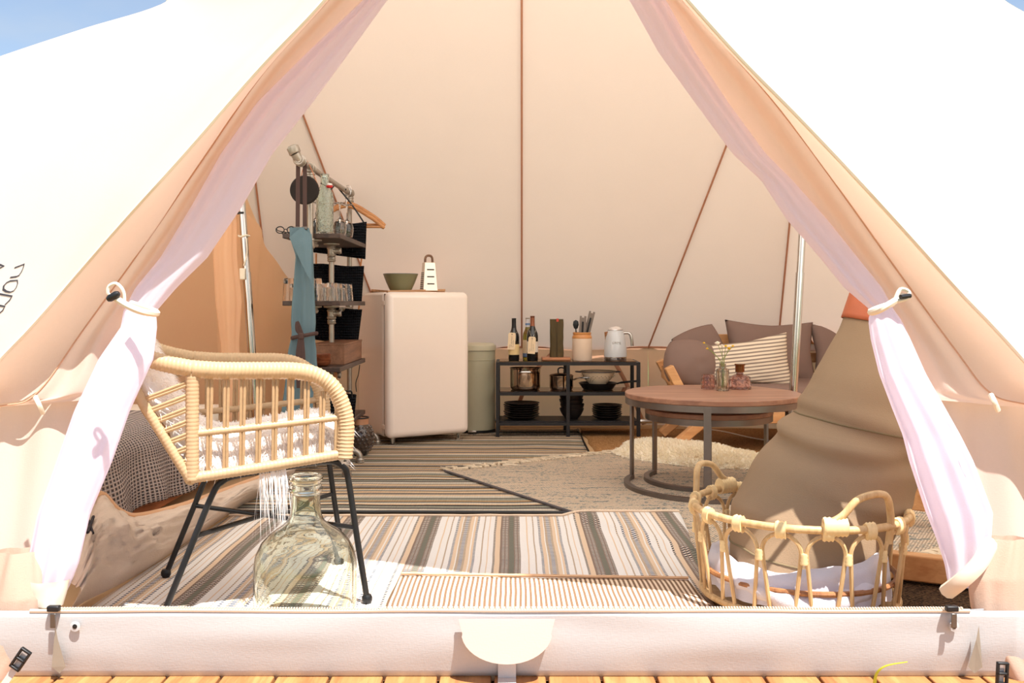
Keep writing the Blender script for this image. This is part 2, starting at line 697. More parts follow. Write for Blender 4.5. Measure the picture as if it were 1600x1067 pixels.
NP = 60
panel_bvh = {}
for side, E, S in (('left', EL, SLp), ('right', ER, SRp)):
    e = resample(curve3(E, edge_depth), NP)
    s = resample(smoothpath(S, 8), NP)

    def fn(u, v, e=e, s=s):
        i = min(int(round(v * (NP - 1))), NP - 1)
        p = e[i].lerp(s[i], u)
        return p + V((0, 0.06, -0.10)) * (4 * u * (1 - u)) * min(1, v * 3) + V((0, 0.012, 0)) * nz(p, 1.3) * min(1, v * 5)
    m = MB().grid(fn, 24, NP)
    o = m.build('canvas_panel', M['canvas_out'], front, ang=0)
    panel_bvh[side] = BVHTree.FromPolygons(m.v, m.f)
    # the seam down the outer ridge
    # close the side of the roof behind it
    l = eave3[1] if side == 'left' else eave3[9]
    l2 = eave3[0] if side == 'left' else eave3[10]
    q = resample([RL if side == 'left' else RR, l, l2], NP)
    MB().grid(lambda u, v, s=s, q=q: s[min(int(round(v * (NP - 1))), NP - 1)].lerp(q[min(int(round(v * (NP - 1))), NP - 1)], u), 4, NP).build('side_panel', M['canvas_out'], front, ang=0)
    MB().tube(e, 0.006, 6).build('edge_piping', M['tie'], front)
apex = W(785, -330, YP(-330, 1.98))
MB().add([apex + V((0, -0.05, -0.06)), RL + V((-0.15, 0.05, 0.02)), RR + V((0.15, 0.05, 0.02))], [(0, 1, 2)]).build('top_panel', M['canvas_out'], front, smooth=False)

CL = [(785, -326), (647, -158), (512, 2), (412, 114), (318, 248), (232, 374), (130, 516), (58, 614), (0, 634), (-150, 648)]
CR = [(786, -326), (925, -165), (1066, 0), (1150, 92), (1222, 176), (1311, 296), (1407, 430), (1495, 550), (1545, 612), (1600, 631), (1740, 650)]
KL = [(786, -322), (690, -158), (586, 2), (483, 114), (379, 248), (304, 374), (210, 500), (180, 590), (174, 612), (172, 622)]
KR = [(787, -322), (890, -165), (1008, 0), (1055, 92), (1108, 176), (1200, 296), (1312, 430), (1400, 550), (1424, 596), (1430, 612), (1433, 622)]
for side, E, C, K in (('left', EL, CL, KL), ('right', ER, CR, KR)):
    e = resample(curve3(E, lambda y: edge_depth(y) + 0.01), NP)
    c3 = curve3(C, 2.40)
    c = resample(c3, NP)

    def fn(u, v, e=e, c=c):
        i = min(int(round(v * (NP - 1))), NP - 1)
        p = e[i].lerp(c[i], u)
        return p + V((0, 0.03, 0.02)) * (4 * u * (1 - u)) + V((0, 0.01, 0.01)) * nz(p, 3)
    MB().grid(fn, 12, NP).build('overhang', M['canvas_door'], front, ang=0)
    k3 = curve3(K, 2.42)
    sgn = 1 if side == 'left' else -1

    def fd(u, v, c3=c3, k3=k3):
        t = v * (len(c3) - 1)
        i = min(int(t), len(c3) - 2)
        p = c3[i].lerp(c3[i + 1], t - i).lerp(k3[i].lerp(k3[i + 1], t - i), u)
        amp = 0.035 * min(1, v * 3) * max(0, 1 - max(0, v - 0.6) * 3)
        return p + V((0, 1, 0)) * (amp * sin(u * 10.5 + 1.2 * sin(v * 5)) * u ** 0.7 - 0.0)
    MB().grid(fd, 40, 90).build('door_flap', M['canvas_door'], front, ang=0)
    MB().tube([p + V((0, -0.002, 0)) for p in c3], 0.0022, 5).build('seam', plain('door seam', (206, 160, 130), 0.9), front)
    # the upright wall below the hem
    if side == 'left':
        A = [(-260, 640), (-260, 800), (-260, 940), (-260, 1078)]
        B = [(172, 608), (118, 770), (78, 900), (20, 1078)]
    else:
        A = [(1860, 640), (1860, 800), (1860, 940), (1860, 1078)]
        B = [(1428, 608), (1475, 770), (1530, 900), (1590, 1078)]
    a3, b3 = curve3(A, 2.46), curve3(B, 2.46)

    def fw(u, v, a3=a3, b3=b3):
        t = v * (len(a3) - 1)
        i = min(int(t), len(a3) - 2)
        p = a3[i].lerp(a3[i + 1], t - i).lerp(b3[i].lerp(b3[i + 1], t - i), u)
        return p + V((0, 0.03 * nz((p.x * 5, p.z * 1.2, 0)) + 0.012 * sin(p.x * 40), 0))
    MB().grid(fw, 60, 30).build('wall_panel', M['canvas_door'], front, ang=0)


def bundle(secs, mat, name, parent, Y0, depth=0.55, waves=5, amp=0.16, nth=48, nrow=70, seed=0.0, dmax=0.07, push=None):
    """gathered cloth: secs = (photo y, left x, right x)"""
    y0, y1 = secs[0][0], secs[-1][0]

    def fn(a, v):
        y = y0 + (y1 - y0) * v
        xl, xr = interp(secs, y)
        Y = YP(y, Y0) + (push(v) if push else 0)
        pl, pr = W(xl, y, Y), W(xr, y, Y)
        c = (pl + pr) / 2
        h = (pr - pl) / 2
        b = min(h.length * depth, dmax)
        th = 2 * pi * a
        rp = 1 + amp * sin(waves * th + seed + 1.5 * sin(3.0 * v + seed)) * (0.6 + 0.4 * sin(7 * v + seed)) + 0.05 * sin(11 * th + 4 * v)
        ct, st = cos(th), sin(th)
        return c + h * ct + V((0, 1, 0)) * (b * st * rp)
    return MB().grid(fn, nth, nrow, cu=True).build(name, mat, parent, world=True, ang=0)


bundle([(860, -5, 62), (930, -28, 74), (980, -40, 58), (1020, -50, 38), (1075, -70, 14)], M['flap'], 'door_flap', front, 2.34, seed=1, amp=0.22)
bundle([(840, 1545, 1600), (900, 1512, 1602), (950, 1518, 1602), (1000, 1540, 1620), (1075, 1580, 1660)], M['flap'], 'door_flap', front, 2.34, seed=2, amp=0.22)

# the lettering printed on the outside of the canvas
L = {
    'n': [[(205, 340, 22), (335, 290, 18), (318, 350, 14), (295, 400, 16), (262, 448, 20), (225, 464, 22), (145, 475, 22)]],
    'o': [[(240, 515, 16), (244, 560, 14), (222, 620, 15), (188, 662, 16), (140, 680, 18), (85, 668, 24), (45, 640, 28), (52, 590, 26), (92, 548, 24), (140, 524, 22), (240, 515, 16)]],
    'r': [[(-60, 690, 22), (0, 705, 22), (165, 735, 20), (130, 795, 24), (72, 850, 24)]],
    'd': [[(-80, 850, 22), (0, 866, 22), (65, 878, 18), (35, 935, 24), (0, 965, 24), (-40, 985, 24)]],
    'logo': [[(-60, 300, 30), (0, 300, 26), (55, 318, 14), (0, 345, 26), (-60, 360, 26)]],
}
lm = MB()
bv = panel_bvh['left']
for k, strokes in L.items():
    for st in strokes:
        pts = []
        for x, y, w in st:
            d = W(x / 8.89, 380 + y / 8.89, 1.0) - V((0, 0, 0.93))
            hit = bv.ray_cast(V((0, 0, 0.93)), d.normalized())
            if hit[0] is not None:
                pts.append((hit[0] - d.normalized() * 0.005, hit[1] if hit[1].y < 0 else -hit[1], w * 1.3 / 8.89 / F * hit[0].y))
        for i in range(len(pts) - 1):
            (p, n1, w1), (q, n2, w2) = pts[i], pts[i + 1]
            d = (q - p).normalized()
            sd = d.cross(n1).normalized()
            ex = d * w1 * 0.3
            off = V()
            vs = [p - ex - sd * w1 / 2 + off, p - ex + sd * w1 / 2 + off, q + ex + sd * w2 / 2 + off, q + ex - sd * w2 / 2 + off]
            lm.add(vs, [(0, 1, 2, 3)])
lm.build('lettering', M['ink'], front, smooth=False)

# sill across the doorway
sill = setting('baseboard_front')


def fs(u, v):
    x = -1.34 + 2.62 * u
    z = 0.166 * (1 - v)
    return V((x, 2.312 + 0.024 * v - 0.008 * sin(pi * v) + 0.008 * nz((x * 2.5, z * 9, 0)) * sin(pi * min(1, v * 1.3)), z + 0.003 * nz((x * 3, 0, 5)) * (1 - v) - 0.004 * v))


MB().grid(fs, 90, 12).build('sill_panel', M['sill'], sill, ang=0, solid=0.004)
MB().tube([V((-1.2 + 0.06 * i, 2.312, 0.1665 + 0.003 * nz(((-1.2 + 0.06 * i) * 3, 0, 5)))) for i in range(40)], 0.005, 6).build('zipper_tape', M['zip'], sill)
zm = MB()
for i in range(330):
    x = -1.15 + i * 0.0069
    zm.box((x, 2.312, 0.1725 + 0.003 * nz((x * 3, 0, 5))), (0.0038, 0.008, 0.005))
tag(zm.build('zipper_teeth', M['zip'], sill, smooth=False), kind='stuff')
for px, nm in ((84, 1), (1487, 2)):
    p = W(px, 958, 2.297)
    MB().box(p + V((0, 0, 0.012)), (0.03, 0.016, 0.014)).build('zipper_slider', M['black'], sill, bevel=0.003)
    MB().box(p + V((0.002, -0.008, -0.016)), (0.014, 0.004, 0.036)).build('zipper_pull', M['zipgrey'], sill, bevel=0.003)
for px in (118, 1490):
    p = W(px, 978, 2.305)
    MB().lathe([(0.012, 0), (0.013, 0.003), (0.006, 0.004), (0.006, 0.0)], p, 16, M=Matrix.Rotation(radians(90), 4, 'X')).build('eyelet_patch', M['sill'], sill)
    MB().lathe([(0.0, 0), (0.0055, 0.001), (0.0055, 0.005), (0.0, 0.006)], p, 14, M=Matrix.Rotation(radians(90), 4, 'X')).build('eyelet', M['black'], sill)
# half round weather flap over the middle of the sill
fl = [(-0.132, 0.0), (-0.122, -0.035)] + [(-0.013 + 0.112 * cos(a), -0.03 - 0.075 * sin(-a)) for a in [pi + pi * k / 20 for k in range(1, 20)]] + [(0.096, -0.035), (0.106, 0.0)]
MB().prism(fl, 0.004, Matrix.Translation((0.0, 2.296, 0.151)) @ Matrix.Rotation(radians(74), 4, 'X')).build('weather_flap', M['canvas_door'], sill, smooth=False)
MB().box((-0.0125, 2.318, 0.02), (0.045, 0.003, 0.07)).build('strap', M['strap'], sill, smooth=False)
MB().box((-0.0125, 2.24, -0.004), (0.045, 0.15, 0.003)).build('strap', M['strap'], sill, smooth=False)
# floor return left and right, behind the zip corners
for sx, x0 in ((-1, -1.16), (1, 1.125)):
    MB().grid(lambda u, v, sx=sx, x0=x0: V((x0 + sx * 0.25 * u, 2.34 + 0.03 * u + 0.008 * nz((u * 4, v * 3, sx)), 0.16 * (1 - v))), 14, 8).build('sill_return', M['sill'], sill, ang=0)

# ------------------------------------------------------------------ tied back curtains
CUL = [(-60, 622, 650), (0, 568, 605), (81, 482, 546), (161, 402, 487), (242, 345, 424), (322, 300, 378), (403, 251, 323), (450, 212, 275), (487, 193, 243), (510, 190, 245), (561, 155, 239), (642, 117, 202), (722, 89, 174), (803, 60, 140), (880, 44, 122), (915, 38, 108), (940, 42, 96)]
CUR = [(-60, 940, 990), (0, 984, 1040), (81, 1029, 1085), (161, 1087, 1138), (240, 1145, 1196), (282, 1190, 1238), (343, 1230, 1292), (403, 1282, 1340), (450, 1320, 1378), (485, 1361, 1397), (500, 1357, 1408), (530, 1361, 1422), (584, 1374, 1446), (637, 1394, 1476), (680, 1411, 1500), (720, 1421, 1520), (800, 1447, 1550), (840, 1463, 1548), (880, 1476, 1538), (915, 1482, 1522)]
ct = thing('door_curtain', W(75, 950, 2.42), 'sheer white curtain tied back with black toggle beside the rattan armchair', 'curtain', group='doorway curtains')
bundle(CUL, M['sheer'], 'drape', ct, 2.36, seed=0.4, waves=8, amp=0.27, nrow=120, nth=110)
bundle([(905, 34, 108), (925, 38, 104), (945, 44, 98)], M['zip'], 'hem_band', ct, 2.345, seed=0.4, waves=4, amp=0.1, nrow=8)
tb = smoothpath([W(176, 463, 2.3), W(200, 478, 2.28), W(222, 487, 2.28), W(243, 490, 2.33), W(240, 486, 2.42), W(205, 474, 2.47)], 5)
MB().tube(tb, 0.0085, 8, flat=((0.3, 0.0, 0.95), 1.0)).build('tie_back', M['tie'], ct, world=True)
MB().tube(smoothpath([W(195, 476, 2.29), W(193, 455, 2.29), W(182, 443, 2.30), W(170, 447, 2.3), W(169, 458, 2.3), W(176, 463, 2.3)], 5), 0.004, 6).build('tie_loop', M['tie'], ct, world=True)
MB().tube([W(168, 468, 2.285), W(172, 466, 2.285), W(182, 460, 2.285), W(186, 458, 2.285)], [0.006, 0.0095, 0.0095, 0.006], 10).build('toggle', M['black'], ct, world=True)
ct = thing('door_curtain', W(1510, 950, 2.42), 'sheer white curtain tied back in front of the leaning olive bag', 'curtain', group='doorway curtains')
bundle(CUR, M['sheer'], 'drape', ct, 2.36, seed=1.9, waves=8, amp=0.27, nrow=120, nth=110)
# the beige zip band along its slanting hem
hp = smoothpath([W(1479, 925, 2.33), W(1505, 905, 2.30), W(1530, 880, 2.31), W(1547, 850, 2.36)], 6)
MB().tube(hp, 0.022, 8, flat=((0, 1, 0), 0.4)).build('hem_band', M['zip'], ct, world=True)
tb = smoothpath([W(1412, 462, 2.3), W(1395, 472, 2.28), W(1375, 484, 2.28), W(1361, 488, 2.33), W(1366, 484, 2.42), W(1395, 474, 2.47)], 5)
MB().tube(tb, 0.0085, 8).build('tie_back', M['tie'], ct, world=True)
MB().tube(smoothpath([W(1398, 470, 2.28), W(1407, 452, 2.29), W(1420, 456, 2.29), W(1418, 466, 2.28), W(1402, 471, 2.28)], 5), 0.005, 6).build('tie_loop', M['tie'], ct, world=True)
MB().tube([W(1407, 464, 2.27), W(1422, 462, 2.28)], 0.006, 8).build('toggle', M['black'], ct, world=True)
for px, py in ((55, 620), (1548, 616)):
    MB().tube(smoothpath([W(px, py, 2.36), W(px + 6, py + 12, 2.35), W(px + 12, py + 26, 2.36)], 4), 0.007, 6, flat=((0, 1, 0), 0.4)).build('hem_tie', M['tie'], front)

# strap buckles at both bottom corners of the tent
for px, py, lab, lean in ((32, 1030, 'black strap buckle hanging at the deck below the curtain with black toggle', 0.6), (1566, 1052, 'black strap buckle by the deck below the curtain beside the olive bag', 0.05)):
    b = thing('strap_buckle', W(px, py, 2.2), lab, 'buckle', group='tent strap buckles')
    Mx = Matrix.Rotation(lean, 4, 'Y')
    m = MB()
    for dx in (-0.011, 0.011):
        m.box(Mx @ V((dx, 0, 0)), (0.006, 0.010, 0.052), Mx)
    for dz in (-0.024, 0.0, 0.024):
        m.box(Mx @ V((0, 0, dz)), (0.028, 0.010, 0.006), Mx)
    m.build('buckle_frame', M['black'], b, bevel=0.002)
    MB().box(Mx @ V((0, 0.008, -0.04)), (0.016, 0.003, 0.10), Mx).build('webbing', M['strap'], b)
gb = thing('grass_blade', W(1372, 1064, 2.2), 'single yellow green grass blade bending up before the cream sill', 'grass')
MB().tube(smoothpath([W(1366, 1072, 2.22), W(1370, 1052, 2.2), W(1385, 1040, 2.19), W(1418, 1034, 2.19)], 6), [0.004 * (1 - i / 22) + 0.0006 for i in range(19)], 6, flat=((0, 1, 0), 0.4)).build('blade', plain('grass blade', (186, 196, 60), 0.6), gb, world=True)
# poles
for nm, a, b, lab in (('left', V((-1.357, 5.0, 0)), V((-1.565, 5.0, 3.1)), 'chrome tent pole with cord ring standing behind the rattan armchair'),
                      ('right', V((1.49, 5.0, 0)), V((1.665, 5.0, 3.1)), 'chrome tent pole standing behind the round table')):
    p = thing('tent_pole', a, lab, 'pole', group='tent poles')
    d = b - a
    z1 = 1.1 / 3.1
    MB().tube([a, a + d * z1], 0.0225, 20).build('lower_tube', M['chrome'], p, world=True)
    MB().tube([a + d * (z1 - 0.03), b], 0.0195, 20).build('upper_tube', M['chrome'], p, world=True)
    if nm == 'left':
        q = W(381, 369, 5.0)
        MB().tube([q + V((0.028 * cos(t * pi / 8), 0.028 * sin(t * pi / 8), 0.004 * sin(t))) for t in range(16)], 0.005, 6, closed=True).build('cord_ring', M['tie'], p, world=True)
        MB().tube(smoothpath([W(385, 372, 4.97), W(386, 395, 4.97), W(381, 415, 4.97)], 4), 0.004, 6).build('cord', M['tie'], p, world=True)
        MB().box(W(379, 428, 4.96), (0.03, 0.014, 0.06)).build('cord_tag', M['tie'], p, world=True, bevel=0.004)
        MB().tube([W(377, 333, 5.0) + V((0, 0, -0.006)), W(377, 333, 5.0) + V((0, 0, 0.006))], 0.024, 16).build('clip', M['black'], p, world=True)

# ------------------------------------------------------------------ inner sleeping cabin on the left
cab = thing('inner_tent', (-1.5, 4.9, 0), 'tan cloth sleeping cabin hung along the left wall behind the rattan armchair', 'tent')
top = smoothpath([W(338, 292, 5.1), W(355, 305, 5.15), W(398, 345, 5.3), (W(417, 385, 5.45)), W(445, 428, 5.7), W(490, 478, 6.0), W(520, 540, 6.2)], 8)
bot = smoothpath([V((-1.62, 5.08, 0.0)), V((-1.6, 5.15, 0)), V((-1.58, 5.3, 0)), V((-1.52, 5.5, 0)), V((-1.48, 5.75, 0)), V((-1.43, 6.0, 0)), V((-1.35, 6.25, 0))], 8)


def fc(u, v):
    i = min(int(u * (len(top) - 1)), len(top) - 1)
    p = top[i].lerp(bot[i], v)
    return p + V((0.02 * nz((u * 9, v * 2, 0)), 0.025 * sin(u * 22 + 1.5 * v) * (0.3 + v), 0))


MB().grid(fc, len(top), 26).build('cabin_panel', M['inner_tent'], cab, world=True, ang=0)
# tied door flap hanging in the opening
fl_ = [(250, 5.02, 352, 362), (330, 5.0, 338, 368), (400, 4.96, 336, 368), (470, 4.94, 340, 376), (540, 4.93, 348, 372), (600, 4.93, 350, 380), (730, 4.93, 348, 384)]


def ff(a, v):
    y = 250 + 480 * v
    Yc, xl, xr = interp(fl_, y)
    c = W((xl + xr) / 2, y, Yc)
    h = (xr - xl) / 2 / F * Yc
    th = 2 * pi * a
    r = 1 + 0.14 * sin(4 * th + 2 * v) + 0.06 * sin(9 * th + v * 5)
    return c + V((h * cos(th) * r, h * 0.7 * sin(th) * r, 0))


MB().grid(ff, 36, 40, cu=True).build('door_fold', M['inner_tent'], cab, world=True, ang=0)
# rear cloth inside the cabin
MB().grid(lambda u, v: V((-2.75 + 1.2 * u, 5.45 + 0.2 * u, (1.15 + 0.25 * u) * (1 - v) + 0.02)) + V((0, 0.03 * sin(8 * u + 3 * v), 0)), 20, 14).build('cabin_rear', M['inner_tent'], cab, world=True, ang=0)
MB().grid(lambda u, v: V((-2.75 + 1.2 * u, 5.45 + 0.2 * u - 1.1 * v * (1 - 0.45 * u), 1.15 + 0.25 * u + 0.45 * v * (0.4 + 0.6 * u))) + V((0, 0, 0.03 * sin(7 * u + 2 * v) - 0.05 * sin(pi * v))), 18, 14).build('cabin_shade_sheet', M['inner_tent'], cab, world=True, ang=0)  # sloping sheet added over the cabin to block light and darken its inside
# collapsed bathtub floor lying along the bed
up = smoothpath([W(95, 900, 2.7), W(150, 775, 3.2), W(185, 797, 3.3), W(215, 806, 3.36), W(280, 791, 3.62), W(340, 770, 4.0), W(400, 748, 4.4), W(455, 728, 4.85)], 6)
lo = smoothpath([G(95, 975), G(125, 945), G(185, 915), G(238, 884), G(285, 852), G(330, 822), G(375, 792), G(430, 765)], 6)


def fb(u, v):
    i = min(int(u * (len(up) - 1)), len(up) - 1)
    p = up[i].lerp(lo[i], v)
    k = sin(pi * v)
    f = 0.03 * nz((u * 11, v * 2.5, 0)) + 0.024 * abs(nz((u * 22, v * 5 + u * 6, 3))) + 0.008 * nz((u * 60, v * 14, 1))
    return p + V((0.07 * k, -0.05 * k, 0.04 * k)) + V((f, -f, f)) * (0.3 + k)


bvm = MB().grid(fb, len(up), 40)
bvm.build('bathtub_floor', M['bathtub'], cab, world=True, ang=0)
MB().tube([p + V((0, 0, 0.003)) for p in up], 0.009, 6).build('bathtub_hem', M['inner_tent'], cab, world=True)
bb = BVHTree.FromPolygons(bvm.v, bvm.f)
tx = MB()
for seg in ([(146, 807), (137, 832)], [(140, 819), (145, 833)], [(137, 812), (141, 818)]):
    q = []
    for x, y in seg:
        d = (W(x, y, 1) - V((0, 0, 0.93))).normalized()
        h = bb.ray_cast(V((0, 0, 0.93)), d)
        if h[0] is not None:
            q.append(h[0] - d * 0.012)
    if len(q) == 2:
        tx.tube(q, 0.005, 6)
if tx.v:
    tx.build('printed_letter', M['ink'], cab, world=True)
# ------------------------------------------------------------------ rugs
def lerp4(c, u, v):
    return c[0].lerp(c[1], u).lerp(c[3].lerp(c[2], u), v)


P0, A1, B1 = V((-0.37, 5.09, 0)), V((0.53, -0.848, 0)), V((0.848, 0.53, 0))
pale = [P0, P0 + B1 * 1.55, P0 + B1 * 1.55 + A1 * 2.42, P0 + A1 * 2.42]


def rug(name, corners, mat, z, label, thick=0.007, nu=50, nv=50, wav=0.004, group=None, zf=None, edge=0.008, seed=0):
    c0 = sum(corners, V()) / 4
    c0.z = z
    t = thing(name, c0, label, 'rug', group=group)
    co = [V((p.x, p.y, 0)) for p in corners]

    def base(u, v):
        p = lerp4(co, u, v)
        w = edge * (nz((p.x * 4 + seed, p.y * 4, 2)))
        if u in (0, 1):
            p.x += w
        if v in (0, 1):
            p.y += w
        return p

    def fn(u, v):
        p = base(u, v)
        e = min(1, 8 * min(u, 1 - u, v, 1 - v) + 0.4)
        p.z = z + (zf(p) if zf else 0) + thick * e + wav * max(0, nz((p.x * 3 + seed, p.y * 3, seed)))
        return p
    m = MB().grid(fn, nu, nv)
    n = nu * nv
    m2 = MB().grid(lambda u, v: base(u, v) + V((0, 0, z + (zf(base(u, v)) if zf else 0))), nu, nv)
    m.add(m2.v, [f[::-1] for f in m2.f])
    for i in range(nu - 1):
        for j in (0, nv - 1):
            a, b = j * nu + i, j * nu + i + 1
            m.f.append((a, b, n + b, n + a))
    for j in range(nv - 1):
        for i in (0, nu - 1):
            a, b = j * nu + i, (j + 1) * nu + i
            m.f.append((a, b, n + b, n + a))
    m.build('woven_field', mat, t, world=True, ang=0)
    return t


def fringe(t, a, b, z, out, mat, n, L, seed=3):
    rnd = random.Random(seed)
    m = MB()
    for i in range(n):
        p = a.lerp(b, (i + 0.5) / n)
        p = V((p.x, p.y, z + 0.004))
        d = (out + V((rnd.gauss(0, 0.45), rnd.gauss(0, 0.45), 0))).normalized()
        l = L * rnd.uniform(0.6, 1.15)
        m.tube([p - out * 0.01, p + d * l * 0.5 + V((0, 0, 0.003)), p + d * l + V((rnd.gauss(0, 0.01), rnd.gauss(0, 0.01), -0.002))], [0.009, 0.007, 0.004], 5)
    tag(m.build('fringe', mat, t, world=True), kind='stuff')


def cable(name, c1, c2, s):
    t = NT(name)
    v = t.coord()
    w = t.n('TexWave', wave_type='BANDS', bands_direction='DIAGONAL')
    w.inputs['Scale'].default_value = s
    w.inputs['Distortion'].default_value = 4
    w.inputs['Detail'].default_value = 2
    w.inputs['Detail Scale'].default_value = 4
    t.l(v, w.inputs[0])
    n1 = t.noise(v, 90, 2)
    n2 = t.noise(t.coord((1, 1, 1)), 5, 3)
    f = t.math('ADD', t.math('MULTIPLY', w.outputs[1], 0.5), t.math('MULTIPLY', n1, 0.5))
    col = t.ramp(f, [(0.25, lin(c2)), (0.7, lin(c1))])
    col = t.mix(t.math('MULTIPLY', n2, 0.35), col, lin(c2))
    return t.done(t.bsdf(col, 0.95, 0, t.bump(f, 0.8, 0.006), spec=0.05))


jute = cable('jute braid', (206, 158, 108), (120, 82, 48), 30)
rug('jute_rug', [V((0.5, 6.9, 0)), V((2.3, 6.9, 0)), V((2.3, 3.85, 0)), V((0.55, 4.6, 0))], jute, 0.001, 'brown braided jute rug under the grey sofa and the black shelf unit', 0.006, edge=0.02)

K, T_, LG, DG, MG, GR, OC = (46, 42, 44), (214, 184, 150), (196, 186, 170), (92, 84, 80), (138, 128, 118), (140, 138, 124), (184, 150, 108)
bands = [(2, K), (2, T_), (2, LG), (2, DG), (2, OC), (4, GR), (1, K), (4, LG), (2, T_), (3, MG), (1, K), (3, T_), (2, DG), (2, LG), (2, OC), (2, K), (4, MG), (3, T_), (1, K), (4, LG), (2, DG), (3, GR)]
br = rug('striped_rug', [V((-1.32, 6.86, 0)), V((0.49, 6.86, 0)), V((0.46, 4.09, 0)), V((-1.30, 4.12, 0))],
         stripes('dark stripes', 'Y', 0.62, bands, wob=0.03, rib=0.012), 0.001,
         'dark grey and tan rug with crosswise stripes under the pink fridge', 0.006, nu=40, nv=120, wav=0.007)
MB().tube([V((0.485 - 0.01 * t / 8, 6.86 - 2.77 * t / 8, 0.0055)) for t in range(9)], 0.006, 6).build('border', M['black'], br, world=True)
MB().tube([V((-1.30 + 1.76 * t / 40, 4.115 - 0.025 * t / 40 + 0.006 * nz((t * 0.3, 0, 0)), 0.009)) for t in range(41)], 0.010, 6).build('border', M['black'], br, world=True)


def onpale(p):
    q = V((p.x, p.y, 0)) - P0
    a, b = q.dot(A1), q.dot(B1)
    d = min(a, 2.42 - a, b, 1.55 - b)
    return max(0.0, min(1.0, (d + 0.05) / 0.05))


t = NT('pale weave')
v = t.coord((1, 1, 1), (0, 0, atan2(A1.y, A1.x)))
wv = t.n('TexWave', wave_type='BANDS', bands_direction='Y')
wv.inputs['Scale'].default_value = 28
wv.inputs['Distortion'].default_value = 3
wv.inputs['Detail Scale'].default_value = 12
t.l(v, wv.inputs[0])
n1 = t.noise(v, 60, 2)
tc = t.coord((1.6, 14, 1), (0, 0, -atan2(A1.y, A1.x) + radians(58)))
n2 = t.noise(tc, 2.0, 4, 0.7)
col = t.ramp(t.math('ADD', t.math('MULTIPLY', wv.outputs[1], 0.45), t.math('MULTIPLY', n1, 0.55)), [(0.3, lin((200, 176, 150))), (0.62, lin((250, 230, 206)))])
col = t.mix(t.ramp(t.math('MULTIPLY', n2, n1), [(0.26, (0, 0, 0)), (0.36, (1, 1, 1))]), col, lin((148, 150, 142)))
pale_m = t.done(t.bsdf(col, 0.95, 0, t.bump(wv.outputs[1], 0.9, 0.008), spec=0.05))
pr = rug('fringed_rug', [pale[0], pale[1], pale[2], pale[3]], pale_m, 0.009, 'pale woven rug with blue flecks and fringed ends under the round table', 0.008, wav=0.003, nu=60, nv=60)
fm = plain('fringe yarn', (214, 196, 170), 0.95, var=0.25, nscale=8)
fringe(pr, pale[0], pale[1], 0.010, -A1, fm, 70, 0.12)
fringe(pr, pale[3], pale[2], 0.008, A1, fm, 90, 0.10, 5)
MB().tube([pale[0].lerp(pale[3], t / 20) + V((0, 0, 0.016)) for t in range(21)], 0.007, 6).build('border', plain('dark edging', (92, 84, 84), 0.9), pr, world=True)

WH, BG, NV, BR, GN, BK = (232, 227, 222), (222, 196, 168), (48, 52, 74), (120, 104, 96), (132, 130, 116), (46, 42, 46)
fb1 = [(6, WH), (1, BG), (5, WH), (1, MG), (4, WH), (2, NV), (3, BG), (1, WH), (2, MG), (3, NV), (2, MG), (3, BG), (1, WH), (2, BG), (2, NV), (5, WH), (1, MG), (4, WH), (1, BG), (4, WH),
       (2, BK), (4, BG), (2, BR), (2, BK), (1, BR), (2, BK), (1, BR), (4, GN), (1, BR), (2, BK), (1, BR), (2, BK)]
fb2 = [(w_, {NV: WH, BK: (214, 200, 186), BR: (150, 130, 116), MG: BG, GN: (104, 102, 92)}.get(c, c)) for w_, c in fb1]
fr = rug('striped_rug', [V((-1.235, 4.05, 0)), V((0.73, 4.06, 0)), V((0.60, 2.45, 0)), V((-1.31, 2.45, 0))],
         stripes('cream stripes', 'X', 0.335, fb1, rows=0.017, bands2=fb2, wob=0.012), 0.001,
         'cream rug with lengthwise black, beige and green stripes at the tent entrance', 0.006, nu=70, nv=60, wav=0.004, zf=lambda p: 0.019 * onpale(p), edge=0.012, seed=4)
MB().tube([V((-1.235 + 1.965 * t / 50, 4.052, 0.008 + 0.019 * onpale(V((-1.235 + 1.965 * t / 50, 4.05, 0))) + 0.003 * nz((t * 0.4, 0, 0)))) for t in range(51)], 0.006, 6).build('hem', plain('rug hem', (232, 206, 178), 0.9), fr, world=True)
dm = rug('door_mat', [V((-0.372, 3.13, 0)), V((0.585, 3.08, 0)), V((0.62, 2.42, 0)), V((-0.405, 2.42, 0))],
         stripes('brown ribs', 'X', 0.0155, [(1, (236, 214, 188)), (1, (112, 86, 66))], rows=0.012, bands2=[(1, (236, 214, 188)), (1, (150, 120, 96))], wob=0.02), 0.012,
         'brown and cream ribbed door mat just inside the cream sill', 0.006, nu=60, nv=20, wav=0.003, edge=0.012, zf=lambda p: 0.019 * onpale(p))
MB().tube([V((-0.372 + 0.957 * t / 40, 3.13 - 0.05 * t / 40 + 0.006 * nz((t * 0.35, 1, 0)), 0.021 + 0.019 * onpale(V((-0.372 + 0.957 * t / 40, 3.1, 0))))) for t in range(41)], 0.006, 6).build('hem', plain('mat hem', (222, 178, 136), 0.9), dm, world=True)
rug('dark_rug', [V((0.95, 3.3, 0)), V((2.0, 3.45, 0)), V((2.0, 2.5, 0)), V((0.9, 2.45, 0))], cable('dark jute', (112, 88, 66), (28, 24, 24), 26), 0.0, 'dark brown woven rug before the pine rail beside the cane basket', 0.008, edge=0.02)

